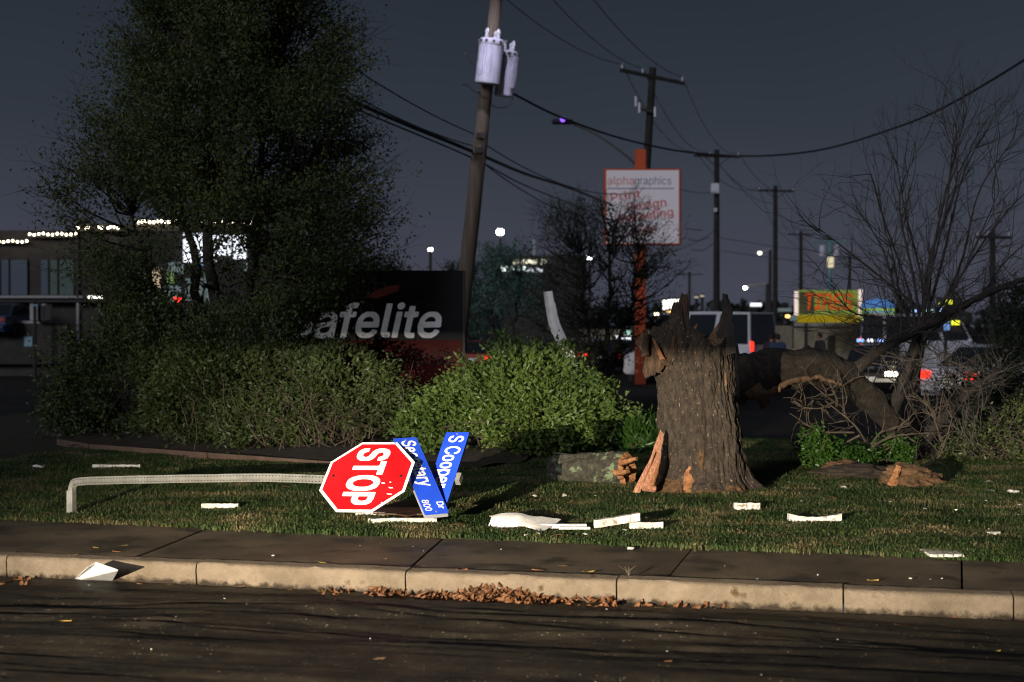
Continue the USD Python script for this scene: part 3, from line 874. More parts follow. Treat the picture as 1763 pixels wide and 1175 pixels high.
k20 = 20.8 / F
leafy_tree('large_tree', 'tall dark multi-stemmed tree with a broad crown rising out of the hedge', foot(385, 20.8),
           [(-.8, .2, 4.6, .12), (-.2, -.3, 5.6, .14), (.6, .3, 5.2, .13), (1.2, -.2, 3.8, .10), (-1.3, -.1, 3.2, .09)],
           [1.15, 1.65, 2.2, 2.3, 2.15, 1.9, 1.62, 1.35, 1.15, .8], [1.42, 1.8, 2.3, 2.9, 3.5, 4.2, 5.0, 5.8, 6.5, 7.3],
           2000, 100, .060, 'leaf_tree', 31, .36, axis=(.022, 0), gap=.36, depth=.8, spikes=300, hollow=(.85, 3.05, .80))
leafy_tree('far_tree', 'dark half bare tree standing in front of the square orange-framed sign', at(1035, 640, 33) * (1, 1, 0) + (0, 0, -.3),
           [(-.5, 0, 3.6, .09), (.3, .1, 4.3, .10), (.9, -.1, 3.6, .08)], [.6, 1.45, 1.65, 1.6, 1.4, 1.0], [1.0, 1.5, 2.2, 3.0, 3.9, 4.7], 620, 26, .06, 'leaf_far', 32, .28, axis=(-.01, 0), gap=.30, spikes=260, limb_step=2)
leafy_tree('far_tree', 'pale teal-lit tree left of the torn metal strip, in front of a lit building', at(865, 640, 42) * (1, 1, 0) + (0, 0, -.4),
           [(-.4, 0, 3.2, .11), (.5, .1, 3.4, .10)], [.5, 1.15, 1.35, 1.2, .7], [1.5, 1.9, 2.7, 3.5, 4.3], 220, 30, .10, 'leaf_teal', 33, .3, gap=.36)
leafy_tree('far_tree', 'small dark tree beside the right end of the black and red sign', at(790, 640, 46) * (1, 1, 0) + (0, 0, -.42),
           [(-.3, 0, 3.0, .10), (.4, .1, 3.2, .10)], [.4, 1.0, 1.1, .9, .5], [1.2, 1.8, 2.6, 3.4, 4.0], 170, 30, .10, 'leaf_far', 34, .3, gap=.3)
leafy_tree('far_tree', 'broad low dark tree between the large tree and the black sign', at(640, 640, 30) * (1, 1, 0) + (0, 0, -.25),
           [(-.5, 0, 2.6, .10), (.5, .1, 2.8, .10)], [.6, 1.3, 1.35, .9, .5], [.9, 1.3, 2.0, 2.7, 3.2], 330, 32, .08, 'leaf_far', 35, .28, gap=.24)

# bare tree at the right, dark above the beam
bt0 = at(1578, 720, 18.3); bt0[2] = -.1
bt = thing('bare_tree', 'leafless tree with a wide fan of thin dark branches at the right', 'tree', bt0)
rb = np.random.default_rng(64)
out, tips = [], []
fork = at(1582, 590, 18.3)
part(bt, 'trunk', tube(spline([bt0, at(1568, 660, 18.3), fork, at(1600, 540, 18.3)], 14), np.linspace(.15, .07, 14), 9), 'bark_dark', smooth=True)
for (x, y, dy) in ((1412, 395, -.4), (1465, 345, .5), (1500, 300, -.6), (1545, 285, .3), (1580, 260, -.5), (1622, 205, .4), (1665, 190, -.3), (1700, 225, .6), (1745, 240, -.5), (1800, 300, .3), (1430, 500, -.6), (1470, 560, -.9), (1790, 400, -.4), (1800, 480, .5), (1640, 250, -.9), (1720, 330, -.8), (1525, 400, .7)):
    s0 = fork + (at(1600, 540, 18.3) - fork) * rb.uniform(-.4, 1.0)
    e = at(x, y, 18.3 + dy); v = e - s0
    mid1 = s0 + v * .35 + np.array([rb.normal() * .10, 0, -.10 * np.sign(v[2])]) + np.array([0, 0, .12 * (abs(v[0]) > 1.0)])
    pth = spline([s0, mid1, s0 + v * .7 + rb.normal(size=3) * .08, e], 14)
    out.append((pth, np.linspace(.024, .004, 14)))
    for _ in range(17):
        i = rb.integers(3, 14)
        d = (pth[i] - pth[i - 1]); d /= np.linalg.norm(d); d = d + rb.normal(size=3) * .45 + (0, 0, .15); d /= np.linalg.norm(d)
        grow(pth[i], d, rb.uniform(.35, 1.0), .0060, 2, rb, out, tips, .02, .28, (2, 4), .45, .58)
part(bt, 'branches', tubes(out, 4), 'twig_dark')

# ------------------------------------------------------------------ the broken trunk
rt = np.random.default_rng(90)
SD = 13.75; kk = SD / F
prof_px = [(850, 1207, 118), (838, 1207, 102), (822, 1208, 84), (800, 1208, 75), (780, 1208, 70), (740, 1204, 66), (700, 1201, 64), (660, 1197, 64), (640, 1195, 66), (615, 1188, 72), (590, 1184, 76), (560, 1183, 73), (500, 1186, 66)]
pz = np.array([at(1207, y, SD)[2] for y, _, _ in prof_px]); pz[0] = -.06
pcx = np.array([at(c, 700, SD)[0] for _, c, _ in prof_px]); pr = np.array([w * kk for _, _, w in prof_px])
NA, NZ = 260, 230
th = np.linspace(0, 2 * np.pi, NA, endpoint=False)


def rim_h(a):
    """Height of the torn rim by bearing (0 = right, -pi/2 = towards the camera)."""
    h = 1.50 + .05 * np.sin(3 * a + 1) + .05 * np.sin(7 * a) + .05 * (meshkit.noise(np.stack([np.cos(a) * 5, np.sin(a) * 5, a * 0], -1), 3) - .5)
    h = h + .05 * np.exp(-((np.angle(np.exp(1j * (a + 2.5)))) / .5) ** 2)
    h = h + .33 * np.exp(-((np.angle(np.exp(1j * (a + .45)))) / .14) ** 4)      # right spike
    h = h + .30 * np.exp(-((np.angle(np.exp(1j * (a + 1.95)))) / .17) ** 4)     # left spike
    return h - .10 * np.exp(-((np.angle(np.exp(1j * (a + 3.0)))) / .35) ** 2) + .02 * (rt.uniform(size=np.shape(a)) - .5)


RH = rim_h(th)
rings = []
for i in range(NZ):
    w = i / (NZ - 1)
    z = -.06 + (RH + .06) * w
    R = np.interp(z, pz[::1], pr); cx = np.interp(z, pz, pcx)
    flare = np.clip((.40 - z) / .46, 0, 1)
    butt = flare ** 1.6 * (.13 * np.cos(5 * th + .6) + .08 * np.cos(9 * th + 2.0)) * 1.0
    n1 = meshkit.noise(np.stack([np.cos(th) * 10, np.sin(th) * 10, z * 4.2], -1), 7)
    n2_ = meshkit.noise(np.stack([np.cos(th) * 22, np.sin(th) * 22, z * 7.0], -1), 8)
    ridge = 1 - np.abs(2 * n1 - 1); ridge2 = 1 - np.abs(2 * n2_ - 1)
    big = meshkit.noise(np.stack([np.cos(th) * 1.5, np.sin(th) * 1.5, z * 1.8], -1), 11) - .5
    n4 = meshkit.fbm(np.stack([np.cos(th) * 14, np.sin(th) * 14, z * 9.0], -1), 3, 19)
    rad = R * (1 + butt * .8) + .030 * (ridge - .6) + .018 * (ridge2 - .6) + .06 * big + .05 * (n4 - .5)
    lobe = np.exp(-((np.angle(np.exp(1j * (th - 3.05)))) / .45) ** 2) * np.exp(-((z - 1.42) / .14) ** 2) * .07
    rad = rad + lobe
    rings.append(np.stack([cx + rad * np.cos(th), SD + rad * np.sin(th) * .95, z], -1))
inner = []
zc = 1.42
for k, fcr in enumerate((.93, .82, .62, .4, .2, .05)):
    nz_ = meshkit.noise(np.stack([np.cos(th) * 8 * fcr, np.sin(th) * 8 * fcr, th * 0 + k * .6], -1), 13)
    cxr = np.interp(1.45, pz, pcx)
    z = RH * (1 - min(1, k * .45)) + (zc - .03 + .16 * nz_) * min(1, k * .45) - .02
    top = rings[-1]
    inner.append(np.stack([cxr + (top[:, 0] - cxr) * fcr, SD + (top[:, 1] - SD) * fcr, z], -1))
allr = np.array(rings + inner); nrg = len(allr)
v = allr.reshape(-1, 3)
i_, j_ = np.meshgrid(np.arange(nrg - 1), np.arange(NA), indexing='ij'); k_ = (j_ + 1) % NA
f = np.stack([i_ * NA + j_, i_ * NA + k_, (i_ + 1) * NA + k_, (i_ + 1) * NA + j_], -1).reshape(-1, 4)
stump = thing('tree_stump', 'thick snapped tree trunk with jagged top standing on the lawn', 'tree stump', (1.82, SD, 0))
nt = NZ
fb = f[: (nt - 1) * NA]; ft = f[(nt - 1) * NA:]
part(stump, 'trunk', (v[:NZ * NA], fb), 'bark', smooth=True)
vt = v[(NZ - 1) * NA:]; ftt = ft - (NZ - 1) * NA
part(stump, 'torn_top', (vt, ftt), 'wood_torn', smooth=45)


def shard(a, b, w0, w1, thick, seed, n=14, up=(0, 1, 0)):
    """A jagged splinter of wood from a to b."""
    r = np.random.default_rng(seed)
    a, b = np.asarray(a, float), np.asarray(b, float); d = b - a; L = np.linalg.norm(d); d /= L
    s = np.cross(d, up); s /= np.linalg.norm(s); o = np.cross(s, d)
    vs = []
    for i in range(n):
        w = i / (n - 1); wd = (w0 + (w1 - w0) * w) * r.uniform(.93, 1.07); c = a + d * L * w + s * (meshkit.noise(np.array([w * 4.0, seed, 0]), seed) - .5) * w0 * .12
        for sx, oy in ((-.5, -.3), (-.15, -.5), (.25, -.42), (.5, -.2), (.45, .4), (-.45, .45)):
            vs.append(c + s * sx * wd * (1 + .35 * (meshkit.noise(np.array([w * 9.0, sx * 9, seed]), seed) - .5)) + o * oy * thick * (.8 + .5 * meshkit.noise(np.array([w * 5.0, sx * 7, seed]), seed + 1)) * (1 - .5 * w) + d * (.0 if 0 < i < n - 1 else r.normal() * L * .06))
    v = np.array(vs); f = []
    for i in range(n - 1):
        for j in range(6):
            k = (j + 1) % 6
            f += [(i * 6 + j, i * 6 + k, (i + 1) * 6 + k), (i * 6 + j, (i + 1) * 6 + k, (i + 1) * 6 + j)]
    for j in range(1, 5):
        f += [(0, j + 1, j), ((n - 1) * 6, (n - 1) * 6 + j, (n - 1) * 6 + j + 1)]
    return tmesh(v, f)


part(stump, 'splinter', shard(at(1174, 592, SD - .36), at(1176, 514, SD - .34), .15, .085, .10, 1, 22), 'bark_torn')
part(stump, 'splinter', shard(at(1248, 604, SD - .22), at(1251, 511, SD - .2), .20, .06, .10, 2, 22), 'bark_dark', label='dark pointed splinter at the right of the torn top')
part(stump, 'splinter', shard(at(1186, 585, SD - .36), at(1199, 560, SD - .3), .05, .02, .04, 3), 'wood_orange')
for q, (x0, y0, x1, y1, w0, w1) in enumerate(((1118, 640, 1128, 566, .12, .07), (1132, 636, 1146, 556, .12, .06), (1146, 630, 1156, 562, .10, .05), (1110, 612, 1112, 572, .07, .04), (1158, 606, 1164, 560, .07, .03))):
    part(stump, 'splinter', shard(at(x0, y0, SD - .26 - .03 * q), at(x1, y1, SD - .22 - .03 * q), w0, w1, .10, 14 + q, 20), 'bark_torn')
part(stump, 'splinter', shard(at(1140, 618, SD - .40), at(1124, 584, SD - .38), .045, .012, .04, 5), 'wood_orange')
for q, (th0, z0, dth, dz, mt) in enumerate(((-1.98, .12, .13, .16, 'wood_orange'), (-2.25, .06, .35, .10, 'fur_wood'), (-1.5, .04, .45, .032, 'fur_wood'), (-1.05, .06, .30, .05, 'fur_wood'), (-.72, 1.05, .09, .10, 'wood_torn'), (-.95, 1.22, .05, .12, 'wood_torn'), (-1.7, .34, .10, .10, 'fur_wood'), (-2.6, .10, .25, .10, 'fur_wood'))):
    Zg = allr[:NZ, :, 2]; TH = np.broadcast_to(np.angle(np.exp(1j * (th - th0))), Zg.shape)
    msk = ((TH / dth) ** 2 + ((Zg - z0) / dz) ** 2 + 1.5 * (meshkit.fbm(np.stack([np.broadcast_to(th * 9, Zg.shape), Zg * 14, Zg * 0 + q], -1), 3, q) - .5)) < .8
    keep = msk.ravel()[fb].all(1)
    if keep.sum() < 4: continue
    ff = fb[keep]; uq, inv = np.unique(ff, return_inverse=True)
    pv = v[uq]; cxx = np.interp(pv[:, 2], pz, pcx); od = np.c_[pv[:, 0] - cxx, pv[:, 1] - SD, np.zeros(len(pv))]; od /= np.linalg.norm(od, axis=1, keepdims=True)
    part(stump, 'bare_patch', (pv + od * .007, inv.reshape(-1, 4)), mt, smooth=True)
sl_ = thing('wood_splinter', 'long pinkish slab of fresh split wood leaning on the stump', 'wood splinter', at(1112, 838, SD - .45))
part(sl_, 'slab', shard(at(1114, 842, SD - .62), at(1139, 748, SD - .33), .165, .045, .06, 7, 26), 'wood_raw')
part(sl_, 'sliver', shard(at(1098, 842, SD - .64), at(1126, 780, SD - .50), .06, .02, .04, 8), 'wood_raw')
part(sl_, 'core', shard(at(1122, 836, SD - .66), at(1136, 796, SD - .52), .05, .015, .04, 9), 'wood_orange')

# mossy log lying to the left of the stump
la, lb = at(948, 814, 14.6), at(1078, 806, 14.15)
la[2] = .12; lb[2] = .15
log = thing('log', 'short mossy log with torn orange end lying left of the stump', 'log', (la + lb) / 2 * (1, 1, 0))
n = 60; NA2 = 70; th2 = np.linspace(0, 2 * np.pi, NA2, endpoint=False)
ax_ = (lb - la) / np.linalg.norm(lb - la); sx_ = np.cross(ax_, (0, 0, 1.0)); sx_ /= np.linalg.norm(sx_); up_ = np.cross(sx_, ax_)
rg_ = []
for i in range(n):
    w = i / (n - 1); R = .155 + .02 * w
    R = R * (1 if w > .08 else .55 + w * 5.6)
    nz = meshkit.noise(np.stack([np.cos(th2) * 5, np.sin(th2) * 5, th2 * 0 + w * 6], -1), 17); nz2 = meshkit.noise(np.stack([np.cos(th2) * 14, np.sin(th2) * 14, th2 * 0 + w * 16], -1), 18)
    rad = R + .035 * (nz - .5) + .03 * (1 - np.abs(2 * nz2 - 1) - .5)
    c = la + (lb - la) * w
    rg_.append(c + rad[:, None] * (np.cos(th2)[:, None] * sx_ + np.sin(th2)[:, None] * up_))
for fr, dz in ((.8, .04), (.45, -.02), (.05, .05)):
    rg_.append(lb + (rg_[n - 1] - lb) * fr + ax_ * dz)
rg_.insert(0, la + (rg_[0] - la) * .05)
vv = np.array(rg_).reshape(-1, 3); nrg2 = len(rg_)
i_, j_ = np.meshgrid(np.arange(nrg2 - 1), np.arange(NA2), indexing='ij'); k_ = (j_ + 1) % NA2
fl = np.stack([i_ * NA2 + j_, (i_ + 1) * NA2 + j_, (i_ + 1) * NA2 + k_, i_ * NA2 + k_], -1).reshape(-1, 4)
part(log, 'bark', (vv[: (n + 1) * NA2], fl[: n * NA2]), 'bark_log', smooth=True)
part(log, 'torn_end', (vv[n * NA2:], fl[n * NA2:] - n * NA2), 'wood_orange')
part(log, 'splinter', shard(at(1068, 798, 14.0), at(1096, 790, 13.95), .12, .05, .07, 21, up=(0, 0, 1)), 'wood_orange')
part(log, 'splinter', shard(at(1064, 815, 14.0), at(1082, 812, 13.9), .13, .07, .07, 22, up=(0, 0, 1)), 'wood_orange')

# fallen trunk at the right
ftp = spline([at(1266, 652, 15.6), at(1300, 645, 15.7), at(1350, 634, 15.9), at(1415, 632, 16.2), at(1470, 660, 16.4), at(1525, 715, 16.6), at(1585, 772, 16.9), at(1620, 806, 17.1)], 70)
ftr = np.interp(np.linspace(0, 1, 70), [0, .06, .2, .45, .6, .8, 1], [.19, .235, .225, .19, .155, .125, .11])
fallen = thing('toppled_tree', 'snapped trunk arching from the stump down to the lawn at the right', 'fallen tree', ftp[-1] * (1, 1, 0))
m = tube(ftp, ftr, 40)
vv = np.array(m.vertices); cen_ = np.repeat(ftp, 40, 0)
d_ = vv[:len(cen_)] - cen_
nz = meshkit.noise(vv[:len(cen_)] * 9, 31); nz2 = meshkit.noise(vv[:len(cen_)] * 24, 32)
nz3 = meshkit.noise(vv[:len(cen_)] * 3.2, 33)
vv[:len(cen_)] = cen_ + d_ * (1 + .55 * (nz3 - .5) + .25 * (nz - .5) + .2 * (1 - np.abs(2 * nz2 - 1) - .5))[:, None]
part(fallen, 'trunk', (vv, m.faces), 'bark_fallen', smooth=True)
part(fallen, 'peeled_strip', tube(spline([at(1308, 682, 15.45), at(1328, 676, 15.45), at(1350, 662, 15.6), at(1385, 652, 15.85), at(1420, 652, 16.02), at(1448, 664, 16.1)], 24) + rt.normal(size=(24, 3)) * .006, np.linspace(.045, .016, 24), 7), 'wood_torn', label='pale peeled wood along the underside')
part(fallen, 'broken_stub', shard(at(1296, 668, 15.5), at(1318, 698, 15.45), .22, .12, .16, 41), 'wood_torn')
part(fallen, 'broken_stub', shard(at(1268, 690, 15.6), at(1262, 592, 15.6), .20, .10, .2, 42), 'bark_dark')
lm = []
for a, b, c, r0 in (((1470, 640, 16.3), (1520, 600, 16.6), (1600, 560, 17.2), .075), ((1600, 560, 17.2), (1680, 515, 17.7), (1790, 470, 18.2), .05), ((1530, 720, 16.6), (1560, 650, 17.0), (1580, 580, 17.3), .09), ((1585, 770, 16.9), (1640, 700, 17.3), (1720, 640, 17.8), .08)):
    lm.append((spline([at(*a), at(*b), at(*c)], 14), np.linspace(r0, r0 * .6, 14)))
for q in lm:
    part(fallen, 'limb', tube(*q, 10), 'bark_dark', smooth=True)
out, tips = [], []
for p, r in lm:
    for _ in range(34):
        i = rb.integers(2, len(p)); d = rb.normal(size=3) + (0, 0, .3); d /= np.linalg.norm(d)
        grow(p[i], d, rb.uniform(.35, 1.1), .0075, 2, rb, out, tips, 0, .4, (2, 4), .6, .6)
part(fallen, 'branches', tubes(out, 4), 'twig_dark')
out = []
for (x0, y0, x1, y1) in ((1440, 690, 1375, 700), (1450, 700, 1390, 655), (1470, 745, 1360, 712), (1490, 760, 1420, 690), (1500, 765, 1560, 735), (1480, 750, 1400, 735), (1440, 700, 1425, 655), (1460, 720, 1450, 665), (1500, 770, 1600, 745), (1620, 760, 1590, 680), (1600, 800, 1640, 720), (1620, 740, 1600, 700), (1400, 690, 1378, 688)):
    a, b = at(x0, y0, 15.9), at(x1, y1, 15.4 + rb.uniform(0, .5))
    p = spline([a, (a + b) / 2 + (0, 0, -.05) + rb.normal(size=3) * .05, b], 10); out.append((p, np.linspace(.014, .004, 10)))
    for _ in range(5):
        i = rb.integers(3, 10); d = (p[i] - p[i - 1]) / np.linalg.norm(p[i] - p[i - 1]) + rb.normal(size=3) * .5; d /= np.linalg.norm(d)
        grow(p[i], d, rb.uniform(.15, .4), .006, 1, rb, out, [], 0, .5, (1, 3), .6, .6)
tg_ = thing('broken_branch', 'tangle of pale bare twigs hanging under the fallen trunk', 'broken branch', at(1480, 750, 15.9))
part(tg_, 'twigs', tubes(out, 5), 'twig')


def lump(c, rx, ry, rz, seed, amp=.5, fr=2.2, sub=4):
    m = trimesh.creation.icosphere(sub, 1.0); q = np.array(m.vertices)
    k = 1 + amp * (meshkit.fbm(q * fr + seed * 3.1, 4, seed) - .5) * 2
    return tmesh(q * k[:, None] * (rx, ry, rz) + np.asarray(c), m.faces)


g1 = G(1480, 828)
single('soil_mound', lump(G(1470, 822) + (0, 0, .03), .42, .22, .10, 5), 'soil', 'low heap of dark torn soil under the lush green shrub at right', 'soil heap', smooth=True)
c = G(1570, 836)
mw = thing('wood_chunk', 'shaggy lump of torn brown root wood on the lawn at right', 'wood chunk', c)
part(mw, 'wood', lump(c + (0, 0, .06), .26, .2, .13, 6, .7, 2.6), 'fur_wood', smooth=True)
part(mw, 'torn_edge', shard(c + (-.24, -.14, .02), c + (-.16, -.1, .2), .09, .05, .06, 55), 'wood_orange')
single('wood_chunk', lump(G(1455, 815) + (0, .1, .05), .2, .12, .08, 7, .6), 'fur_wood', 'smaller brown wood lump in the soil below the lush green shrub', 'wood chunk', smooth=True)

# ------------------------------------------------------------------ the headlamp housing that holds the beam (behind the camera, to the left)
hl = thing('work_light', 'shielded floodlight on a tripod', 'floodlight', (LAMP[0], LAMP[1], -.16))
lx, ly = np.array([math.cos(math.radians(24)), -math.sin(math.radians(24)), 0]), np.array([math.sin(math.radians(24)), math.cos(math.radians(24)), 0])
TL = frame(LAMP, lx, ly)
lbx = lambda *a: moved(box(*a), TL)
EDGE = -.0022
part(hl, 'visor', lbx(0, .04, .10, .50, .76, .02), 'trim_dark')
part(hl, 'shield', lbx(0, .41, .05 + EDGE, .50, .02, .10), 'trim_dark')
part(hl, 'back_plate', lbx(0, -.33, -.13, .46, .02, .22), 'trim_dark')
for sx in (-1, 1):
    part(hl, 'side_plate', lbx(sx * .25, -.20, -.08, .02, .28, .36), 'trim_dark')
part(hl, 'pole', tube([LAMP + (0, 0, -.25), LAMP * (1, 1, 0) + (0, 0, .1)], .02, 8), 'trim_dark')
part(hl, 'bracket', lbx(0, -.2, -.25, .5, .2, .02), 'trim_dark')
for a in (0, 2.1, 4.2):
    part(hl, 'leg', tube([LAMP * (1, 1, 0) + (0, 0, .55), LAMP * (1, 1, 0) + (.45 * math.cos(a), .45 * math.sin(a), -.11)], .014, 6), 'trim_dark')

# ------------------------------------------------------------------ debris on the lawn, pavement and road
def slab_at(px0, px1, ytop, ybot, thick, seed, curl=0.0, rag=.12, depth=None):
    """A ragged flat piece whose near face spans the given pixels; it stands on the lawn."""
    r = np.random.default_rng(seed)
    a, b = G(px0, ybot), G(px1, ybot)
    L = np.linalg.norm(b - a); d = (b - a) / L; n_ = np.array([-d[1], d[0], 0])
    Y = (a[1] + b[1]) / 2
    h = thick
    dep = depth or max(.04, (ybot - ytop) * Y / F * 1.2)
    n = 12
    vs = []
    for i in range(n):
        w = i / (n - 1); c = a + d * L * w + np.array([0, 0, curl * (2 * w - 1) ** 2])
        k = r.normal() * rag * .04; hh = h * (1 + rag * r.normal() * .25) * (.95 + .1 * meshkit.noise(np.array([w * 3.0, seed, 0]), seed))
        f0, f1 = c + n_ * k, c + n_ * (dep * (1 + rag * r.normal() * .2))
        z0 = max(0.0, 0.004)
        for q, z in ((f0, z0), (f0 + n_ * .004, z0 + hh), (f1, z0 + hh * .9), (f1, z0)):
            vs.append(q + (0, 0, z))
    v = np.array(vs); f = []
    for i in range(n - 1):
        for j in range(4):
            k = (j + 1) % 4
            f += [(i * 4 + j, (i + 1) * 4 + j, (i + 1) * 4 + k), (i * 4 + j, (i + 1) * 4 + k, i * 4 + k)]
    e = (n - 1) * 4
    f += [(0, 1, 2), (0, 2, 3), (e, e + 2, e + 1), (e, e + 3, e + 2)]
    v[:, 2] += .014
    return tmesh(v, f)


def chunk(px, py, w, h, seed, z=0.0):
    c = G(px, py, z); k = c[1] / F
    r = np.random.default_rng(seed)
    p = r.normal(size=(14, 3)); p /= np.linalg.norm(p, axis=1, keepdims=True); p = np.sign(p) * np.abs(p) ** .7
    p = p * (w * k / 2, w * k * .4, h * k * .5) + c + (0, 0, h * k * .42)
    return hull(p)


for px0, px1, y0, y1, th_, mt, lab, kw in (
        (158, 241, 803, 812, .055, 'white_debris', 'long narrow white strip on the dark grass above the bent sign post', {}),
        (346, 410, 869, 882, .055, 'white_debris', 'short white strip on the grass below the lying sign post', {}),
        (1284, 1308, 866, 881, .05, 'white_debris', None, {}),
        (1023, 1102, 893, 914, .06, 'white_debris', 'white plank of torn trim raised at its right end in the middle of the lawn', {}),
        (1084, 1142, 902, 915, .05, 'white_debris', 'shorter white trim piece touching the right end of the raised white plank', {}),
        (1265, 1309, 868, 882, .06, 'white_debris', 'white block of trim on the lawn in front of the stump', {}),
        (1358, 1450, 893, 906, .055, 'white_debris', 'long curved white strip of trim on the lawn right of the stump', {'curl': .025}),
        (1602, 1660, 951, 964, .018, 'white_debris', 'flat white piece lying on the edge of the pavement at the right', {'depth': .26})):
    if lab is None: continue
    m = slab_at(px0, px1, y0, y1, th_, int(px0), **kw)
    if px0 == 1023:
        m.vertices[:, 2] += np.clip((np.array(m.vertices)[:, 0] - m.vertices[:, 0].min()), 0, 1) * .16
    nm = single('trim_piece', m, mt, lab, 'debris', 'white debris on the lawn')
# folded sheet and the smaller pieces beside it
fs = thing('metal_sheet', 'creased pale folded sheet lying on the lawn near the pavement', 'sheet', G(900, 910))
a, b = G(842, 909), G(932, 917)
fa = a + (0, 0, .02); fb_ = b + (0, 0, .02)
ta, tb = at(846, 884, a[1] + .05), at(965, 896, b[1] + .22)
bend = at(905, 889, (a[1] + b[1]) / 2 + .12)
nu, nv = 20, 8; vs = []
for i in range(nu):
    w = i / (nu - 1)
    lo_ = fa * (1 - w) + fb_ * w; hi_ = ta * (1 - w) + tb * w + (0, 0, .03 * math.sin(w * 3.14))
    for j in range(nv):
        q = j / (nv - 1)
        p = lo_ * (1 - q) + hi_ * q + np.array([0, -.05 * math.sin(q * 3.14), .0]) + (meshkit.noise(np.array([w * 5, q * 3, 0]), 4) - .5) * .04
        vs.append(p)
v = np.array(vs); i_, j_ = np.meshgrid(np.arange(nu - 1), np.arange(nv - 1), indexing='ij'); a_ = (i_ * nv + j_).ravel()
f = np.stack([a_, a_ + nv, a_ + nv + 1, a_ + 1], 1); nvv = len(v)
part(fs, 'sheet', (np.vstack([v, v + (0, .006, -.003)]), np.vstack([f, f[:, ::-1] + nvv])), 'sheet_metal', smooth=True)
part(fs, 'folded_edge', slab_at(928, 1010, 905, 914, .03, 77, depth=.10), 'sheet_metal', smooth=30)
single('trim_piece', slab_at(962, 1016, 909, 916, .018, 78, depth=.05), 'white_debris', 'thin white sliver on the grass between the folded sheet and the raised plank', 'debris', 'white debris on the lawn')
# brown board with white broken edges under the stop sign
bd = thing('broken_board', 'rusty brown board with broken white edges lying under the stop sign', 'board', G(690, 900))
q = [G(634, 893), G(700, 880), G(757, 886), G(750, 897), G(700, 903), G(690, 900)]
poly = np.array([(p[0], p[1]) for p in [G(634, 896), G(662, 884), G(690, 876), G(760, 883), G(754, 898), G(718, 899), G(700, 902), G(683, 899), G(655, 898)]])
part(bd, 'board', moved(plate(poly, .012), frame((0, 0, .055), (1, 0, 0), (0, 1, 0))), 'rust_board')
part(bd, 'broken_edge', slab_at(634, 752, 898, 909, .055, 61, rag=.22, depth=.11), 'white_debris', smooth=30)
part(bd, 'broken_edge', slab_at(612, 662, 890, 897, .05, 62, rag=.2, depth=.12), 'white_debris', smooth=30)
# paper tile against the kerb
tl = [W(*st(G(125, 999, -.16)), -.165), W(*st(G(191, 1001, -.16)), -.165), at(204, 980, 9.22), at(165, 968, 9.42), at(150, 976, 9.40)]
tl[2][1] -= .02
ctr = np.mean(tl, 0); nrm_ = np.array([-.05, -.6, .8])
vv = np.array(tl); vv = np.vstack([vv, vv + (0, .012, -.008)])
f = [(0, 1, 2), (0, 2, 3), (0, 3, 4), (5, 7, 6), (5, 8, 7), (5, 9, 8)] + [x for i in range(5) for x in ((i, i + 5, (i + 1) % 5), ((i + 1) % 5, i + 5, (i + 1) % 5 + 5))]
single('broken_tile', (vv, np.array(f)), 'tile_face', 'broken five-sided white tile leaning on the kerb at the left', 'tile')
cn = G(66, 811)
cp = thing('drink_can', 'crushed silver can lying on the dark grass at the left', 'can', cn)
part(cp, 'can_body', tube(np.array([cn + (-.05, 0, .035), cn + (-.02, 0, .038), cn + (.04, -.01, .03), cn + (.07, -.012, .03)]), [.030, .033, .028, .030], 12), 'sheet_metal', smooth=40)
part(cp, 'can_top', tube(np.array([cn + (-.066, 0, .035), cn + (-.05, 0, .035)]), [.020, .030], 12), 'galvanised')
named = [(523, 889, 12, 9, 'small white pyramid-shaped chip on the grass left of the broken board'), (1222, 911, 12, 10, 'white chip on the lawn in front of the stump, right of the plank'),
         (1030, 890, 16, 9, 'pale chip just above the raised white plank'), (1582, 930, 30, 8, 'flat white flake on the lawn in the lower right'), (1711, 923, 24, 11, 'white wedge-shaped fragment at the far right of the lawn'),
         (1700, 837, 20, 11, 'upper white fragment of the group at the right edge of the lawn'), (1706, 850, 20, 8, 'lower flat white fragment of the group at the right edge of the lawn'),
         (1745, 852, 24, 11, 'right-most pale brick-like fragment at the right edge'), (1667, 842, 11, 7, 'small white crumb left of the white fragments at the right edge'),
         (1758, 872, 12, 5, 'thin white flake at the very right edge of the lawn'), (1452, 842, 14, 6, 'pale flake on the dark ground near the wood lumps'),
         (1085, 946, 15, 5, 'small white flake on the middle of the pavement'), (972, 858, 8, 9, 'tiny white shard on the lawn between the log and the folded sheet'), (919, 879, 10, 6, 'small white crumb above the folded sheet'), (1032, 872, 12, 6, 'white crumb on the lawn above the raised plank')]
for x, y, w, h, lab in named:
    single('white_fragment', chunk(x, y, w, h, x), 'white_debris', lab, 'debris', 'white debris on the lawn')
rd = np.random.default_rng(12)
vs = []
for (x, y, sd) in [(1354, 940, 1), (1405, 930, 2), (1414, 927, 3), (1563, 916, 4), (1592, 897, 5), (1592, 885, 6), (1573, 897, 7), (1540, 904, 8), (1508, 897, 9), (1625, 895, 10), (1243, 919, 11), (1592, 880, 12), (985, 868, 13), (1436, 930, 14), (1490, 912, 15), (240, 868, 16), (430, 844, 17)]:
    vs.append(chunk(x, y, rd.uniform(5, 10), rd.uniform(3, 7), sd))
for _ in range(90):
    s, t = rd.uniform(-3.8, 3.4), rd.uniform(-2.2, 9.5)
    if rd.uniform() < .5: t = rd.uniform(-2.4, 1.2)
    p = W(s, t)
    w = rd.uniform(.003, .013) * (1 if t > .2 else .6)
    z = float(road_z(np.array(s), np.array(t))) if t < 0 else 0.0
    q = rd.normal(size=(8, 3)); q /= np.linalg.norm(q, axis=1, keepdims=True)
    vs.append(hull(q * (w, w, w * .45) + p + (0, 0, z + w * .35)))
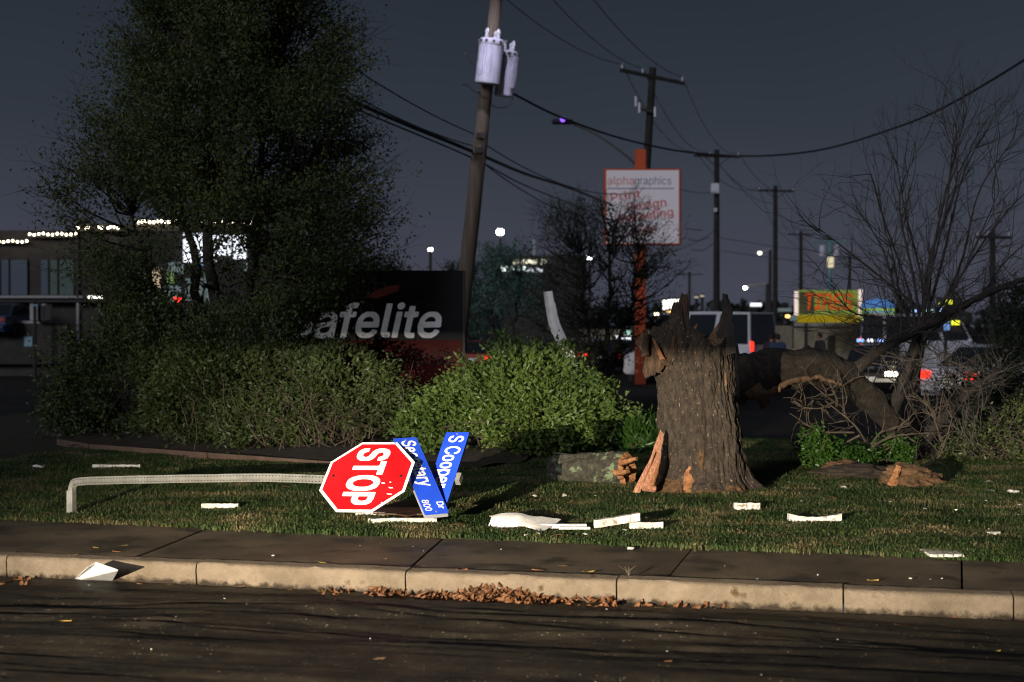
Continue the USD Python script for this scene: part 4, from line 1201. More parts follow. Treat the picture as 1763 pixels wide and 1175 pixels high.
for _ in range(80):
    p = W(rd.uniform(-1.5, 3.9), rd.uniform(1.5, 6.0)); w = rd.uniform(.008, .026)
    q = rd.normal(size=(9, 3)); q /= np.linalg.norm(q, axis=1, keepdims=True)
    vs.append(hull(q * (w, w * .8, w * .4) + p + (0, 0, .024)))
single('debris_crumbs', cat_(*vs), 'white_debris', 'countless white crumbs of debris strewn over lawn, pavement and road', 'debris', kind='stuff')


# fallen leaves
def leaf_mesh(c, size, yaw, r, lift=.3):
    """A curled dead leaf: a pointed oval with a raised edge."""
    us = np.linspace(-1, 1, 7); vsn = (-1, 0, 1); v = []
    curl, twist = r.uniform(.1, .5), r.uniform(-.4, .4)
    for q in us:
        wd = .42 * (1 - abs(q) ** 1.8) + .02
        for s_ in vsn:
            v.append((q * .5, s_ * wd * .5 * (1 + .15 * r.normal()), lift * (curl * abs(s_) * wd + .25 * q * q + twist * q * s_ * .3)))
    v = np.array(v) * size; ca, sa = math.cos(yaw), math.sin(yaw)
    v = np.c_[v[:, 0] * ca - v[:, 1] * sa, v[:, 0] * sa + v[:, 1] * ca, v[:, 2] - v[:, 2].min() + .002] + c
    f = []
    for i in range(6):
        for j in range(2):
            k = i * 3 + j
            f += [(k, k + 3, k + 4), (k, k + 4, k + 1)]
    return tmesh(v, f)


spots = [('road', x, y) for x, y in ((250, 1086), (655, 1157), (1135, 1052), (1112, 1045), (1150, 1160), (1718, 1128), (1385, 1073), (1576, 1060), (500, 1019), (48, 1007), (1550, 1086), (1742, 1060), (555, 1021), (585, 1024), (412, 1013), (290, 1012), (240, 1010), (1210, 1047), (1255, 1049), (1640, 1066), (30, 1002), (112, 1086))]
spots += [('pavement', x, y) for x, y in ((165, 944), (212, 940), (90, 919), (126, 957), (795, 982), (970, 976), (1013, 986), (555, 970), (660, 963), (1727, 988), (1503, 1001), (925, 983), (200, 951))]
spots += [('lawn', x, y) for x, y in ((1385, 863), (1416, 861), (1296, 873), (1352, 879), (1339, 868), (1592, 868), (1384, 880), (1066, 868), (985, 872), (1020, 853), (1464, 902), (160, 900), (80, 895), (290, 912), (524, 911), (1736, 930), (1332, 913), (1022, 866), (1070, 882), (1104, 919), (1160, 875), (1270, 900), (900, 862), (793, 893), (1195, 882), (1230, 893), (1500, 925), (1650, 905))]
marks_ = [(855, 1030, 'the gutter leaf heap'), (165, 985, 'the tile at the kerb'), (120, 860, 'the bent post'), (690, 895, 'the broken board'), (900, 905, 'the folded sheet'), (1065, 903, 'the raised plank'), (1287, 876, 'the white block'), (1404, 902, 'the curved strip'),
          (1630, 958, 'the flat piece'), (1210, 845, 'the stump'), (1580, 825, 'the root wood lump'), (1083, 990, 'the tiny weed'), (1143, 980, 'the third pavement joint'), (690, 970, 'the second pavement joint'), (270, 945, 'the first pavement joint'), (1660, 990, 'the right pavement joint'), (378, 876, 'the short white strip'), (1020, 810, 'the mossy log'), (1711, 923, 'the wedge fragment'), (1752, 1050, 'the right kerb joint'), (325, 990, 'the left kerb joint'), (1455, 1040, 'the fourth kerb joint')]
said = {}
tone = {'dead_leaf': 'orange', 'dead_leaf_yellow': 'yellow', 'dead_leaf_brown': 'brown'}
for k, (where, x, y) in enumerate(spots):
    z = -.15 if where == 'road' else 0
    c = G(x, y, z)
    if where == 'road':
        s, t = st(c); c[2] = float(road_z(np.array(float(s)), np.array(float(t))))
    if where == 'lawn': c[2] = .02
    mt = rd.choice(['dead_leaf', 'dead_leaf', 'dead_leaf_yellow', 'dead_leaf_brown'])
    size = rd.uniform(.045, .085)
    for mx, my, mn in sorted(marks_, key=lambda q: math.hypot(q[0] - x, 2.5 * (q[1] - y))):
        dx, dy = x - mx, 2.5 * (y - my)
        rel = ('right of' if dx > 0 else 'left of') if abs(dx) > abs(dy) else ('below' if dy > 0 else 'above')
        lab = f"{'large' if size > .066 else 'small'} {tone[mt]} dead leaf on the {where} {rel} {mn}"
        if lab not in said: break
    said[lab] = 1
    single('fallen_leaf', leaf_mesh(c, size, rd.uniform(-.7, .7) + (3.14 if k % 2 else 0), rd, rd.uniform(.12, .4)), mt, lab, 'leaf', f'fallen leaves on the {where}')
vs = []
for (x0, x1, n, zmax) in ((735, 985, 420, .085), (636, 690, 40, .035), (700, 750, 26, .03), (985, 1060, 36, .03), (540, 640, 14, .01), (1075, 1260, 16, .015), (0, 60, 10, .02)):
    for _ in range(n):
        x = rd.uniform(x0, x1) if n < 300 else np.clip(rd.normal(855, 62), 735, 985)
        yk = np.interp(x, [0, 1763], [1000, 1064]) + abs(rd.normal()) * 9 + 1
        p = G(x, yk, -.16); s, t = st(p); t = min(float(t), -.012)
        hz = zmax * math.exp(-((x - 855) / 70) ** 2) if n > 300 else zmax
        p = W(float(s), t, 0); p[2] = float(road_z(np.array(float(s)), np.array(t))) + rd.uniform(0, 1) * hz * math.exp(t / .12)
        m = leaf_mesh((0, 0, 0), rd.uniform(.035, .08), rd.uniform(0, 6.28), rd, rd.uniform(.3, 1.1))
        R = trimesh.transformations.euler_matrix(*(rd.normal(size=2) * .6), 0)
        vs.append(tmesh(np.array(m.vertices) @ R[:3, :3].T + p, m.faces))
single('leaf_litter', cat_(*vs), 'litter', 'heap of dead brown leaves in the gutter against the kerb', 'leaf litter', kind='stuff')
vs = []
for _ in range(900):
    x = rd.uniform(0, 1763) if rd.uniform() < .65 else rd.choice([rd.normal(60, 60), rd.normal(690, 30), rd.normal(250, 60), rd.normal(1130, 60)])
    p = G(x, np.interp(x, [0, 1763], [999, 1064]), -.16); s, t = st(p)
    n_ = rd.integers(3, 7)
    for _ in range(n_):
        q = W(float(s) + rd.normal() * .03, -.01 - abs(rd.normal()) * .02, -.19)
        d = np.array([rd.normal() * .4, -.3 * rd.uniform(), 1.0]); h = rd.uniform(.02, .06)
        if meshkit.noise(np.array([float(s) * 3.1, 0, 0]), 50) < .42: continue
        vs.append(tube(np.array([q, q + d * h * .6, q + d * h + (rd.normal() * .01, -.01, 0)]), [.006, .005, .001], 3, cap=False))
single('gutter_weeds', cat_(*vs), 'grime', 'dark dirt and matted weeds along the foot of the kerb', 'weeds', kind='stuff')
vs = []
for _ in range(700):
    s_, t_ = rd.uniform(-5, 5), rd.uniform(0, 1) ** 1.4 * 9
    p = W(s_, float(lawn_t(s_)) + .02 + t_); p[2] = float(lawn_z(p[0], p[1])) + .022
    if rd.uniform() < .35:
        d = rd.normal(size=3) * (1, 1, .12); d /= np.linalg.norm(d); L_ = rd.uniform(.04, .16)
        vs.append(tube(np.array([p, p + d * L_ * .5 + (0, 0, .006), p + d * L_]), [.0028, .0024, .0015], 4, cap=False))
    else:
        vs.append(leaf_mesh(p, rd.uniform(.015, .042), rd.uniform(0, 6.28), rd, rd.uniform(.2, .8)))
single('lawn_litter', cat_(*vs), 'litter', 'countless bits of dead leaf and twig strewn through the grass', 'leaf litter', kind='stuff')
sk = []
for (x0, y0, x1, y1) in ((870, 1026, 1005, 1014), (880, 1034, 960, 1028), (1075, 1058, 1110, 1056), (395, 1045, 415, 1050), (850, 1030, 900, 1018)):
    a, b = G(x0, y0, -.15), G(x1, y1, -.13); sk.append((spline([a, (a + b) / 2 + rd.normal(size=3) * .02 + (0, 0, .03), b], 8), np.linspace(.005, .002, 8)))
for q, lab_ in zip(sk[:2], ('long thin twig poking out of the leaf heap in the gutter', 'short thin twig lying across the leaf heap in the gutter')):
    single('fallen_twig', tube(*q, 5), 'twig', lab_, 'twig', smooth=True)
wd_ = thing('weed', 'tiny pale weed growing between kerb and pavement', 'weed', G(1083, 990))
for k in range(7):
    a = G(1083, 994) + (0, 0, .0); part(wd_, 'stalk', tube(np.array([a, a + (rd.normal() * .014, 0, .035), a + (rd.normal() * .03, 0, .07)]), [.0016, .0013, .0008], 4), 'twig')

# ------------------------------------------------------------------ the black and red sign box behind the hedge
SY = 22.0
p0, p1 = at(472, 466, SY), at(800, 640, SY)
sb = thing('sign_box', 'large black sign box with silver lettering over a dark red band, behind the hedge', 'sign', ((p0[0] + p1[0]) / 2, SY, gz(SY)))
W_, zt, zb_ = p1[0] - p0[0], p0[2], at(0, 672, SY)[2]
cx_ = (p0[0] + p1[0]) / 2
part(sb, 'cabinet', box(cx_, SY + .2, (zt + zb_) / 2, W_, .36, zt - zb_, .012), 'sign_black')
part(sb, 'base', box(cx_, SY + .2, (zb_ + gz(SY)) / 2 - .05, W_ * .8, .3, zb_ - gz(SY) + .1), 'trim_dark')
zr1, zr0 = at(0, 586, SY)[2], zb_ + .03
part(sb, 'red_band', box(cx_, SY + .016, (zr1 + zr0) / 2, W_ - .08, .012, zr1 - zr0), 'sign_red')
for sx in (-1, 1):
    part(sb, 'corner_trim', box(cx_ + sx * (W_ / 2 - .012), SY + .012, (zt + zb_) / 2, .035, .03, zt - zb_ - .01, .004), 'trim_dark')
tw_ = at(768, 0, SY)[0] - at(492, 0, SY)[0]
part(sb, 'lettering', moved(letters('Safelite', .50, True, tw_ - .10, .22, .01), frame((at(490, 0, SY)[0], SY + .012, at(0, 580, SY)[2]), (1, 0, 0), (0, 0, 1))), 'sign_letter', kind='stuff')
part(sb, 'lower_lettering', moved(letters('AutoGlass', .27, True, at(777, 0, SY)[0] - at(590, 0, SY)[0], 0, .008), frame((at(590, 0, SY)[0], SY + .004, at(0, 628, SY)[2]), (1, 0, 0), (0, 0, 1))), 'letter_dark', kind='stuff')
sw = [(0, 0), (.14, .10), (.32, .17), (.52, .19), (.50, .10), (.34, .04), (.16, -.02)]
part(sb, 'red_swoosh', moved(plate(sw, .008), frame(at(630, 512, SY) * (1, 0, 1) + (0, SY + .013, 0), (1, 0, 0), (0, 0, 1))), 'red_paint')

# torn metal strip standing up out of the bright shrub
mp_ = [at(943, 502, 18.3), at(948, 530, 18.25), at(955, 560, 18.15), at(966, 585, 18.1), at(980, 612, 18.0), at(992, 650, 17.95)]
ms = spline(mp_, 30); wd = np.interp(np.linspace(0, 1, 30), [0, .1, .5, 1], [.115, .12, .17, .12])
va, vb = [], []
for i, (p, w) in enumerate(zip(ms, wd)):
    q = i / 29; tw = .5 * math.sin(q * 3.0)
    s_ = np.array([math.cos(tw), -math.sin(tw), .12])
    for k in np.linspace(-.5, .5, 5):
        va.append(p + s_ * w * k + np.array([0, .03 * (1 - 4 * k * k), 0]))
va = np.array(va); i_, j_ = np.meshgrid(np.arange(29), np.arange(4), indexing='ij'); a_ = (i_ * 5 + j_).ravel()
f = np.stack([a_, a_ + 5, a_ + 6, a_ + 1], 1)
strip = thing('metal_strip', 'long twisted pale metal strip sticking up out of the bright green shrub', 'metal strip', ms[-1])
part(strip, 'strip', (np.vstack([va, va + (.001, .004, 0)]), np.vstack([f, f[:, ::-1] + len(va)])), 'sheet_metal', smooth=True)
part(strip, 'bent_lip', tube(ms[4:16] + (.07, -.01, 0), .008, 6), 'galvanised', smooth=True)

# ------------------------------------------------------------------ utility poles, signs on posts and wires
def upole(label, x, y, ytop, Y, arm=2.5, r0=.16, lean=(0, 0), items=(), woody='pole_dark', foot_px=None, arm_tilt=0.0, brace=True, arm_z=None):
    top = at(x, ytop, Y)
    b = np.array([foot_px if foot_px is not None else top[0] - lean[0], Y - lean[1], gz(Y)])
    t = thing('utility_pole', label, 'utility pole', b)
    part(t, 'pole', tube(np.linspace(b - (0, 0, .3), top, 8), np.linspace(r0, r0 * .68, 8), 10), woody, smooth=True)
    ends = []
    if arm:
        az = top - (top - b) / np.linalg.norm(top - b) * .35
        d = np.array([math.cos(arm_tilt), .25, math.sin(arm_tilt)]); d /= np.linalg.norm(d)
        a0, a1 = az - d * arm / 2 - (0, .12, 0), az + d * arm / 2 - (0, .12, 0)
        part(t, 'crossarm', beam_box(a0, a1, .10, .12), woody)
        if brace:
            for s_ in (-1, 1):
                part(t, 'brace', beam_box(az + d * s_ * arm * .26 - (0, .12, .06), az - (0, .10, .55), .03, .03), woody)
        for k in (0.03, .35, .97):
            q = a0 + (a1 - a0) * k
            ends.append(q + (0, 0, .22))
            part(t, 'insulator', tube(np.array([q + (0, 0, .05), q + (0, 0, .12), q + (0, 0, .16), q + (0, 0, .24)]), [.025, .05, .035, .045], 8), 'insulator')
    return t, b, top, ends


# leaning pole with the transformers
tb = at(774, 640, 31.0); tb[2] = gz(31)
ttop = at(862, -70, 30.4)
tp = thing('utility_pole', 'leaning wooden pole carrying two pale transformer cans', 'utility pole', tb)
ln = np.linspace(tb - (0, 0, .3), ttop, 30)
pole_r = np.linspace(.185, .135, 30)
mp2 = tube(ln, pole_r, 14); vv = np.array(mp2.vertices); vv[:420] += (meshkit.noise(vv[:420] * (6, 6, .8), 5)[:, None] - .5) * .03
part(tp, 'pole', (vv, mp2.faces), 'pole_wood', smooth=True)
axp = (ttop - tb) / np.linalg.norm(ttop - tb)


def on_pole(py):
    k = np.argmin([abs(at_row(p) - py) for p in np.linspace(tb, ttop, 400)]); return np.linspace(tb, ttop, 400)[k]


def at_row(p):
    v = p - EYE; return 587.5 - F * (v @ UP) / (v @ FWD)


def can(parent, c, rad, h, name):
    z = axp; x = np.cross([0, 1.0, 0], z); x /= np.linalg.norm(x); y = np.cross(z, x)
    T = frame(c, x, y, z)
    body = trimesh.creation.revolve(np.array([(0, -h / 2), (rad * .93, -h / 2), (rad, -h / 2 + .03), (rad, h / 2 - .08), (rad * 1.04, h / 2 - .07), (rad * 1.04, h / 2 - .02), (rad * .9, h / 2 + .02), (0, h / 2 + .05)]), sections=36)
    p = part(parent, name, moved(body, T), 'can_paint', smooth=35)
    for q, (a, hh) in enumerate(((-2.4, .20), (-.7, .20), (1.2, .18))):
        o = np.array([math.cos(a) * rad * .6, math.sin(a) * rad * .6, h / 2 + .03])
        part(p, 'bushing', moved(tube(np.array([o, o + (0, 0, .05), o + (0, 0, .07), o + (0, 0, .13), o + (0, 0, hh)]), [.04, .045, .03, .05, .025], 10), T), 'insulator', smooth=40)
    for k in range(9 if rad < .25 else 5):
        a = -.9 + k * .22 if rad < .25 else -2.3 + k * .2
        part(p, 'cooling_fin', moved(box(0, 0, -.04, .012, .06, h * .72), frame(T[:3, 3] + T[:3, :3] @ np.array([math.cos(a) * rad * 1.04, math.sin(a) * rad * 1.04, 0]), T[:3, :3] @ np.array([-math.sin(a), math.cos(a), 0]), T[:3, :3] @ np.array([math.cos(a), math.sin(a), 0]))), 'can_paint')
    part(p, 'lid_band', moved(trimesh.creation.annulus(rad * 1.03, rad * 1.06, .03), frame(T[:3, 3] + z * (h / 2 - .11), x, y, z)), 'trim_grey')
    for k in range(4):
        a = -2.5 + k * .55
        part(p, 'clamp', moved(box(math.cos(a) * rad * 1.07, math.sin(a) * rad * 1.07, h / 2 - .05, .05, .05, .05), T), 'trim_dark')


c1 = at(843, 107, 30.15); c2_ = at(871, 128, 30.75)
can(tp, c1, .265, .92, 'transformer')
can(tp, c2_, .205, .95, 'transformer')
for py in (90, 130):
    q = on_pole(py); part(tp, 'hanger', beam_box(q, c1 + (q - on_pole(107)), .08, .06), 'trim_dark')
    part(tp, 'hanger', beam_box(q, c2_ + (q - on_pole(128)), .08, .06), 'trim_dark')
loopw = []
for pts in (((884, 158), (880, 178), (868, 186), (850, 184), (846, 178)), ((800, 92), (812, 108), (825, 112), (838, 106)), ((795, 146), (806, 148), (818, 158), (828, 160)), ((828, 50), (824, 60), (822, 75), (826, 84)), ((858, 52), (866, 64), (872, 74), (876, 84))):
    loopw.append((spline([at(x, y, 30.2) for x, y in pts], 14), np.full(14, .013)))
for q in loopw: part(tp, 'jumper_wire', tube(*q, 6), 'wire', smooth=True)
for py in (262, 235):
    q = on_pole(py); part(tp, 'cable_clamp', box(*(q + (0, -.2, 0)), .16, .1, .12), 'trim_dark')
# street lamp on an arm at the top of the same pole, above the picture, shining down on the transformers
lh = at(838, -120, 27.6)
part(tp, 'lamp_arm', tube(spline([ttop, (ttop + lh) / 2 + (0, 0, .35), lh + (0, 0, .1)], 14), .03, 8), 'galvanised', smooth=True)
part(tp, 'lamp_head', box(*(lh + (0, 0, .09)), .35, .6, .14, .04), 'trim_grey')
vl = UsdLux.SphereLight.Define(stage, '/World/lamp_glow')
vl.CreateRadiusAttr(.05); vl.CreateNormalizeAttr(True); vl.CreateIntensityAttr(125.0); vl.CreateColorAttr(Gf.Vec3f(.76, .74, 1.0))
s2 = UsdLux.ShapingAPI.Apply(vl.GetPrim()); s2.CreateShapingConeAngleAttr(26.0); s2.CreateShapingConeSoftnessAttr(.8)
put_light(vl, lh + (0, 0, -.06), (c1 + c2_) / 2 - lh)

P2, b2, t2, e2 = upole('leaning dark pole with a tilted crossarm above the orange-framed sign', 1124, 0, 117, 52, 2.5, .19, lean=(.72, 0), arm_tilt=-.16, brace=False)
P3, b3, t3, e3 = upole('tall dark pole with a white box halfway up, right of the orange-framed sign', 1234, 0, 258, 73, 2.5, .19)
P4, b4, t4, e4 = upole('thin dark pole between the white-boxed pole and the tires sign', 1335, 0, 320, 93, 2.5, .19)
P5, b5, t5, e5 = upole('distant dark pole rising just behind the left end of the tires sign', 1379, 0, 398, 138, 3.0, .22)
P6, b6, t6, e6 = upole('very distant pole with pale hardware lit teal from below', 1428, 0, 410, 165, 4.2, .22, woody='teal_paint')
P7, b7, t7, e7 = upole('faint faraway pole seen left of the white-boxed pole', 1187, 0, 468, 190, 4.0, .22)
P8, b8, t8, e8 = upole('faint faraway pole right of the teal-lit pole', 1463, 0, 440, 170, 3.2, .2)
P9, b9, t9, e9 = upole('dark pole half hidden among the bare branches at right', 1709, 0, 395, 60, 1.6, .16)
part(P3, 'equipment_box', box(*(at(1231, 325, 72.7)), .42, .3, .52, .03), 'white_paint')
part(P3, 'meter', box(*(at(1232, 362, 72.7)), .16, .2, .22, .03), 'insulator')
for x, y in ((1416, 432), (1441, 432)):
    q = at(x, y, 164.6); part(P6, 'transformer', tube(np.array([q - (0, 0, .6), q + (0, 0, .6)]), .36, 12), 'can_paint', smooth=40)
part(P6, 'lamp', box(*at(1430, 452, 164.4), .7, .4, 1.2, .1), 'bulb_dim')
for x, y in ((1095, 175), (1101, 186), (1128, 193)):
    q = at(x, y, 51.6); part(P2, 'cutout', tube(np.array([q - (0, 0, .18), q + (0, 0, .18)]), .05, 8), 'insulator')
part(P2, 'cutout_bracket', beam_box(at(1098, 187, 51.7), at(1130, 194, 51.7), .08, .1), 'trim_dark')
# street lamp arm on the second pole
q0, q1 = at(1100, 290, 51.8), at(985, 213, 49.5)
arm_p = spline([q0, at(1075, 266, 51.2), at(1030, 234, 50.3), q1], 18)
part(P2, 'lamp_arm', tube(arm_p, np.linspace(.045, .035, 18), 8), 'galvanised', smooth=True)
hd = part(P2, 'lamp_head', box(*at(968, 210, 49.2), .72, .4, .16, .06), 'trim_dark')
part(hd, 'lamp_lens', lump(at(969, 206, 48.9), .09, .09, .09, 3, .05, 2, 2), 'lamp_violet', smooth=True)

# orange-framed square sign on its own post
AY = 49.0
a0, a1 = at(1039, 292, AY), at(1171, 423, AY)
ag = thing('post_sign', 'square white sign in an orange frame on an orange post behind the bare tree', 'sign', (at(1104, 0, AY)[0], AY, gz(AY)))
acx, acz, aw, ah = (a0[0] + a1[0]) / 2, (a0[2] + a1[2]) / 2, a1[0] - a0[0], a0[2] - a1[2]
part(ag, 'post', box(at(1104, 0, AY)[0], AY + .3, (at(0, 256, AY)[2] + gz(AY)) / 2, .37, .3, at(0, 256, AY)[2] - gz(AY), .01), 'orange_paint')
part(ag, 'cabinet', box(acx, AY - .10, acz, aw, .36, ah, .03), 'orange_paint')
FY = AY - .285
part(ag, 'face', box(acx, FY, acz, aw - .16, .012, ah - .12), 'face_lit')
tf = lambda x, y: np.array([at(x, 0, FY)[0], FY - .012, at(0, y, FY)[2]])
WX = lambda a, b: at(b, 0, FY)[0] - at(a, 0, FY)[0]
part(ag, 'lettering', moved(letters('alpha', .27, False, WX(1046, 1092), 0, .004), frame(tf(1046, 318), (1, 0, 0), (0, 0, 1))), 'face_text_rose', kind='stuff')
part(ag, 'lettering', moved(letters('graphics', .27, False, WX(1093, 1156), 0, .004), frame(tf(1093, 318), (1, 0, 0), (0, 0, 1))), 'face_text_slate', kind='stuff')
part(ag, 'rule', box((tf(1046, 325)[0] + tf(1161, 325)[0]) / 2, FY - .012, tf(0, 325)[2], WX(1046, 1161), .004, .035), 'face_text_slate')
for txt, x0, x1, y, hh in (('Print', 1052, 1104, 347, .27), ('Design', 1080, 1149, 364, .28), ('Marketing', 1064, 1161, 384, .27), ('Sign', 1090, 1132, 404, .24)):
    ca, sa = math.cos(.13), math.sin(.13)
    part(ag, 'lettering', moved(letters(txt, hh, True, WX(x0, x1), 0, .004), frame(tf(x0, y), (ca, 0, sa), (-sa, 0, ca))), 'face_text_rose', kind='stuff')


def wire(pts, rad, name='cable', n=40, m='wire', parent=None):
    return tube(spline(pts, n), rad, 5)


def sag(a, b, s, n=9):
    w = np.linspace(0, 1, n)[:, None]
    return np.asarray(a) * (1 - w) + np.asarray(b) * w - np.array([0, 0, 1.0]) * s * 4 * w * (1 - w)


pw = thing('power_lines', 'thin overhead wires strung from pole to pole across the sky', 'power lines', tb)
top1 = [ttop + (-1.2, -.3, .3), ttop + (0, 0, .5), ttop + (1.2, .3, .3)]
top0 = [np.array([-6.5, 9.5, 11.5]) + (k, 0, 0) for k in (-1.2, 0, 1.2)]
for k in range(3):
    for a, b, s_ in ((top1[k], e2[k], .5), (e2[k], e3[k], .9), (e3[k], e4[k], .9), (e4[k], e5[k], 1.2)):
        part(pw, 'wire', wire(sag(a, b, s_), .012 if b is e2[k] else .016, n=26), 'wire_bright' if a is e2[k] else 'wire')
for (x0, y0, Ya, x1, y1, Yb, s_) in ((500, 40, 24, 818, 232, 30.9, .15), (520, 112, 24, 815, 252, 30.9, .15), (818, 238, 30.9, 1100, 330, 50, .5), (815, 268, 30.9, 1090, 372, 50, .6), (1240, 285, 72.6, 1330, 350, 92.6, .5), (1240, 410, 72.6, 1700, 425, 120, .8), (1240, 432, 72.6, 1700, 440, 120, .8), (1110, 440, 55, 1233, 395, 72.7, .3), (1233, 330, 72.7, 1115, 300, 52, .3)):
    part(pw, 'wire', wire(sag(at(x0, y0, Ya), at(x1, y1, Yb), s_), .014, n=26), 'wire')
for (x0, y0, x1, y1) in ((1180, 394, 1210, 397), (1185, 413, 1222, 408), (1190, 430, 1228, 420)):
    part(pw, 'wire', wire([at(x0, y0, 80), at((x0 + x1) / 2, y0 + 1.5, 80.5), at(x1, y1, 81)], .03, n=8), 'wire_bright')
tk = thing('thick_cable', 'bundled black cable running from the hidden left past the leaning pole', 'cable', on_pole(262))
part(tk, 'cable', wire([at(400, 60, 20), at(620, 180, 25.5), at(815, 262, 30.7), at(905, 300, 37), at(985, 326, 44), at(1090, 368, 51.5)], .04, n=60), 'wire', smooth=True)
part(tk, 'cable', wire([at(400, 95, 20), at(622, 192, 25.5), at(812, 272, 30.7), at(900, 318, 37), at(985, 352, 44), at(1090, 395, 51.5)], .018, n=60), 'wire', smooth=True)
dc = thing('hanging_cable', 'slack black cable sagging across the sky to the upper right corner', 'cable', at(885, 163, 30.2))
part(dc, 'cable', wire([at(884, 162, 30.3), at(960, 200, 33), at(1060, 236, 37), at(1160, 259, 40), at(1250, 268, 41), at(1330, 268, 40), at(1420, 257, 38), at(1520, 228, 36), at(1620, 188, 33), at(1763, 104, 30), at(1850, 40, 28)], .028, n=90), 'wire', smooth=True)


# ------------------------------------------------------------------ buildings
def bld(label, px0, px1, ytop, Y, depth, wallm='wall_dark', name='building', base_z=None):
    x0, x1 = at(px0, 0, Y)[0], at(px1, 0, Y)[0]; zt = at(0, ytop, Y)[2]; z0 = gz(Y) if base_z is None else base_z
    t = thing(name, label, 'building', ((x0 + x1) / 2, Y, z0))
    part(t, 'wall', box((x0 + x1) / 2, Y + depth / 2, (zt + z0) / 2 - .1, x1 - x0, depth, zt - z0 + .2), wallm)
    return t


def panel(parent, name, x0, y0, x1, y1, Y, m, th=.05):
    a, b = at(x0, y0, Y), at(x1, y1, Y)
    return part(parent, name, box((a[0] + b[0]) / 2, Y - th / 2, (a[2] + b[2]) / 2, b[0] - a[0], th, a[2] - b[2]), m)


LY = 60.0
lbd = bld('long flat-roofed dark building at the left with bulbs along its stepped roof edge', -160, 452, 397, LY, 14)
panel(lbd, 'parapet', 137, 386, 452, 399, LY - .02, 'wall_dark', .3)
panel(lbd, 'parapet', 50, 402, 136, 410, LY - .02, 'trim_dark', .3)
panel(lbd, 'parapet', -160, 415, 49, 420, LY - .02, 'trim_dark', .3)
for (x0, x1, m) in ((-60, 0, 'window_glass'), (2, 16, 'window_glass'), (18, 48, 'window_glass'), (70, 84, 'window_glass'), (86, 100, 'window_glass_green'), (102, 128, 'window_glass_green')):
    w = panel(lbd, 'window', x0, 446, x1, 510, LY - .01, 'trim_dark', .08)
    panel(w, 'pane', x0 + 1, 448, x1 - 1, 508, LY - .10, m, .02)
panel(lbd, 'ledge', -160, 510, 152, 514, LY - .01, 'trim_grey', .8)
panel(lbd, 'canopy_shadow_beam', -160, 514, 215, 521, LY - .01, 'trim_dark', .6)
panel(lbd, 'downpipe', 131, 400, 137, 640, LY - .01, 'trim_dark', .15)
panel(lbd, 'post', 134, 522, 138, 640, LY - 1.0, 'trim_grey', .2)
panel(lbd, 'lower_rail', -160, 553, 112, 557, LY - 3.0, 'trim_grey', .12)
panel(lbd, 'planter_wall', -160, 557, 120, 627, LY - 2.9, 'wall_dark', .3)
panel(lbd, 'notice', 42, 580, 56, 597, LY - 3.25, 'notice_blue', .03)
ft_ = thing('tube_light', 'short bright fluorescent tube under the canopy of the left building', 'lamp', at(164, 513, LY - 1))
part(ft_, 'tube', tube(np.array([at(152, 512, LY - .9), at(176, 512, LY - .9)]), .05, 10), 'lamp_soft', smooth=40)
part(ft_, 'fitting', tube(np.array([at(150, 510, LY - .85), at(178, 510, LY - .85)]), .04, 6), 'trim_grey')
for lab_, row, xs_, Yb, m, r_ in (('string of bright round bulbs along the lower roof edge at far left', 416, np.arange(-2, 50, 8), LY - .5, 'bulb_warm', .05),
                              ('string of faint bulbs on the roof edge behind, at far left', 404.5, np.array([1, 8, 14, 27, 34, 40, 46]), LY + 8, 'bulb_dim', .055),
                              ('string of bright round bulbs along the middle step of the roof', 403.5, np.arange(51, 132, 7.9), LY - .5, 'bulb_warm', .05),
                              ('string of bulbs along the roof edge, showing through the large tree', 382, np.r_[np.arange(232, 305, 6.5), np.arange(320, 450, 10)], LY - .5, 'bulb_warm', .06),
                              ('sparse bulbs along the highest step of the roof left of the large tree', 392, np.r_[134, 148, 152, 171, 175, 186, 190, 196, 203], LY - .5, 'bulb_warm', .05)):
    b_ = thing('string_lights', lab_, 'string lights', at(xs_[0], row, Yb), 'strings of bulbs on the left building')
    for q, x in enumerate(xs_):
        part(b_, 'bulb', moved(trimesh.creation.icosphere(1, r_ * (1.15 if x == 134 else 1)), frame(at(x, row + 1.2 * math.sin(q * 1.7), Yb), (1, 0, 0), (0, 1, 0))), m, smooth=True)
    part(b_, 'cord', tube(np.array([at(xs_[0] - 1, row - 2, Yb), at(xs_[-1] + 1, row - 2, Yb)]), .012, 4), 'wire')
# bright shop front seen through the tree
sp2 = bld('brightly lit shop front glowing through the lower branches of the large tree', 238, 470, 398, 58.6, 1.2, 'wall_dark')
SH = 58.6
for (x0, y0, x1, y1, m) in ((316, 402, 372, 452, 'shop_white'), (374, 405, 398, 440, 'shop_white'), (402, 404, 424, 446, 'shop_white'), (340, 444, 362, 458, 'shop_blue'), (290, 452, 316, 472, 'shop_dim'), (245, 470, 258, 512, 'shop_dim'), (260, 462, 278, 500, 'shop_warm'), (288, 466, 300, 488, 'shop_green'), (320, 480, 350, 520, 'shop_dim'), (352, 470, 366, 520, 'shop_dim'), (420, 452, 442, 470, 'shop_dim'), (282, 492, 312, 520, 'shop_dim')):
    panel(sp2, 'lit_pane', x0, y0, x1, y1, SH - .02, m, .06)
panel(sp2, 'red_panel', 300, 512, 312, 521, SH - .03, 'lamp_red', .08)
pl_ = thing('pink_lights', 'cluster of small pink lights low behind the large tree', 'lights', at(425, 528, 45))
for x, y, r_ in ((413, 530, .05), (432, 524, .05), (436, 530, .055), (430, 532, .035)):
    part(pl_, 'bulb', moved(trimesh.creation.icosphere(1, r_ * 1.3), frame(at(x, y, 45), (1, 0, 0), (0, 1, 0))), 'lamp_pink', smooth=True)
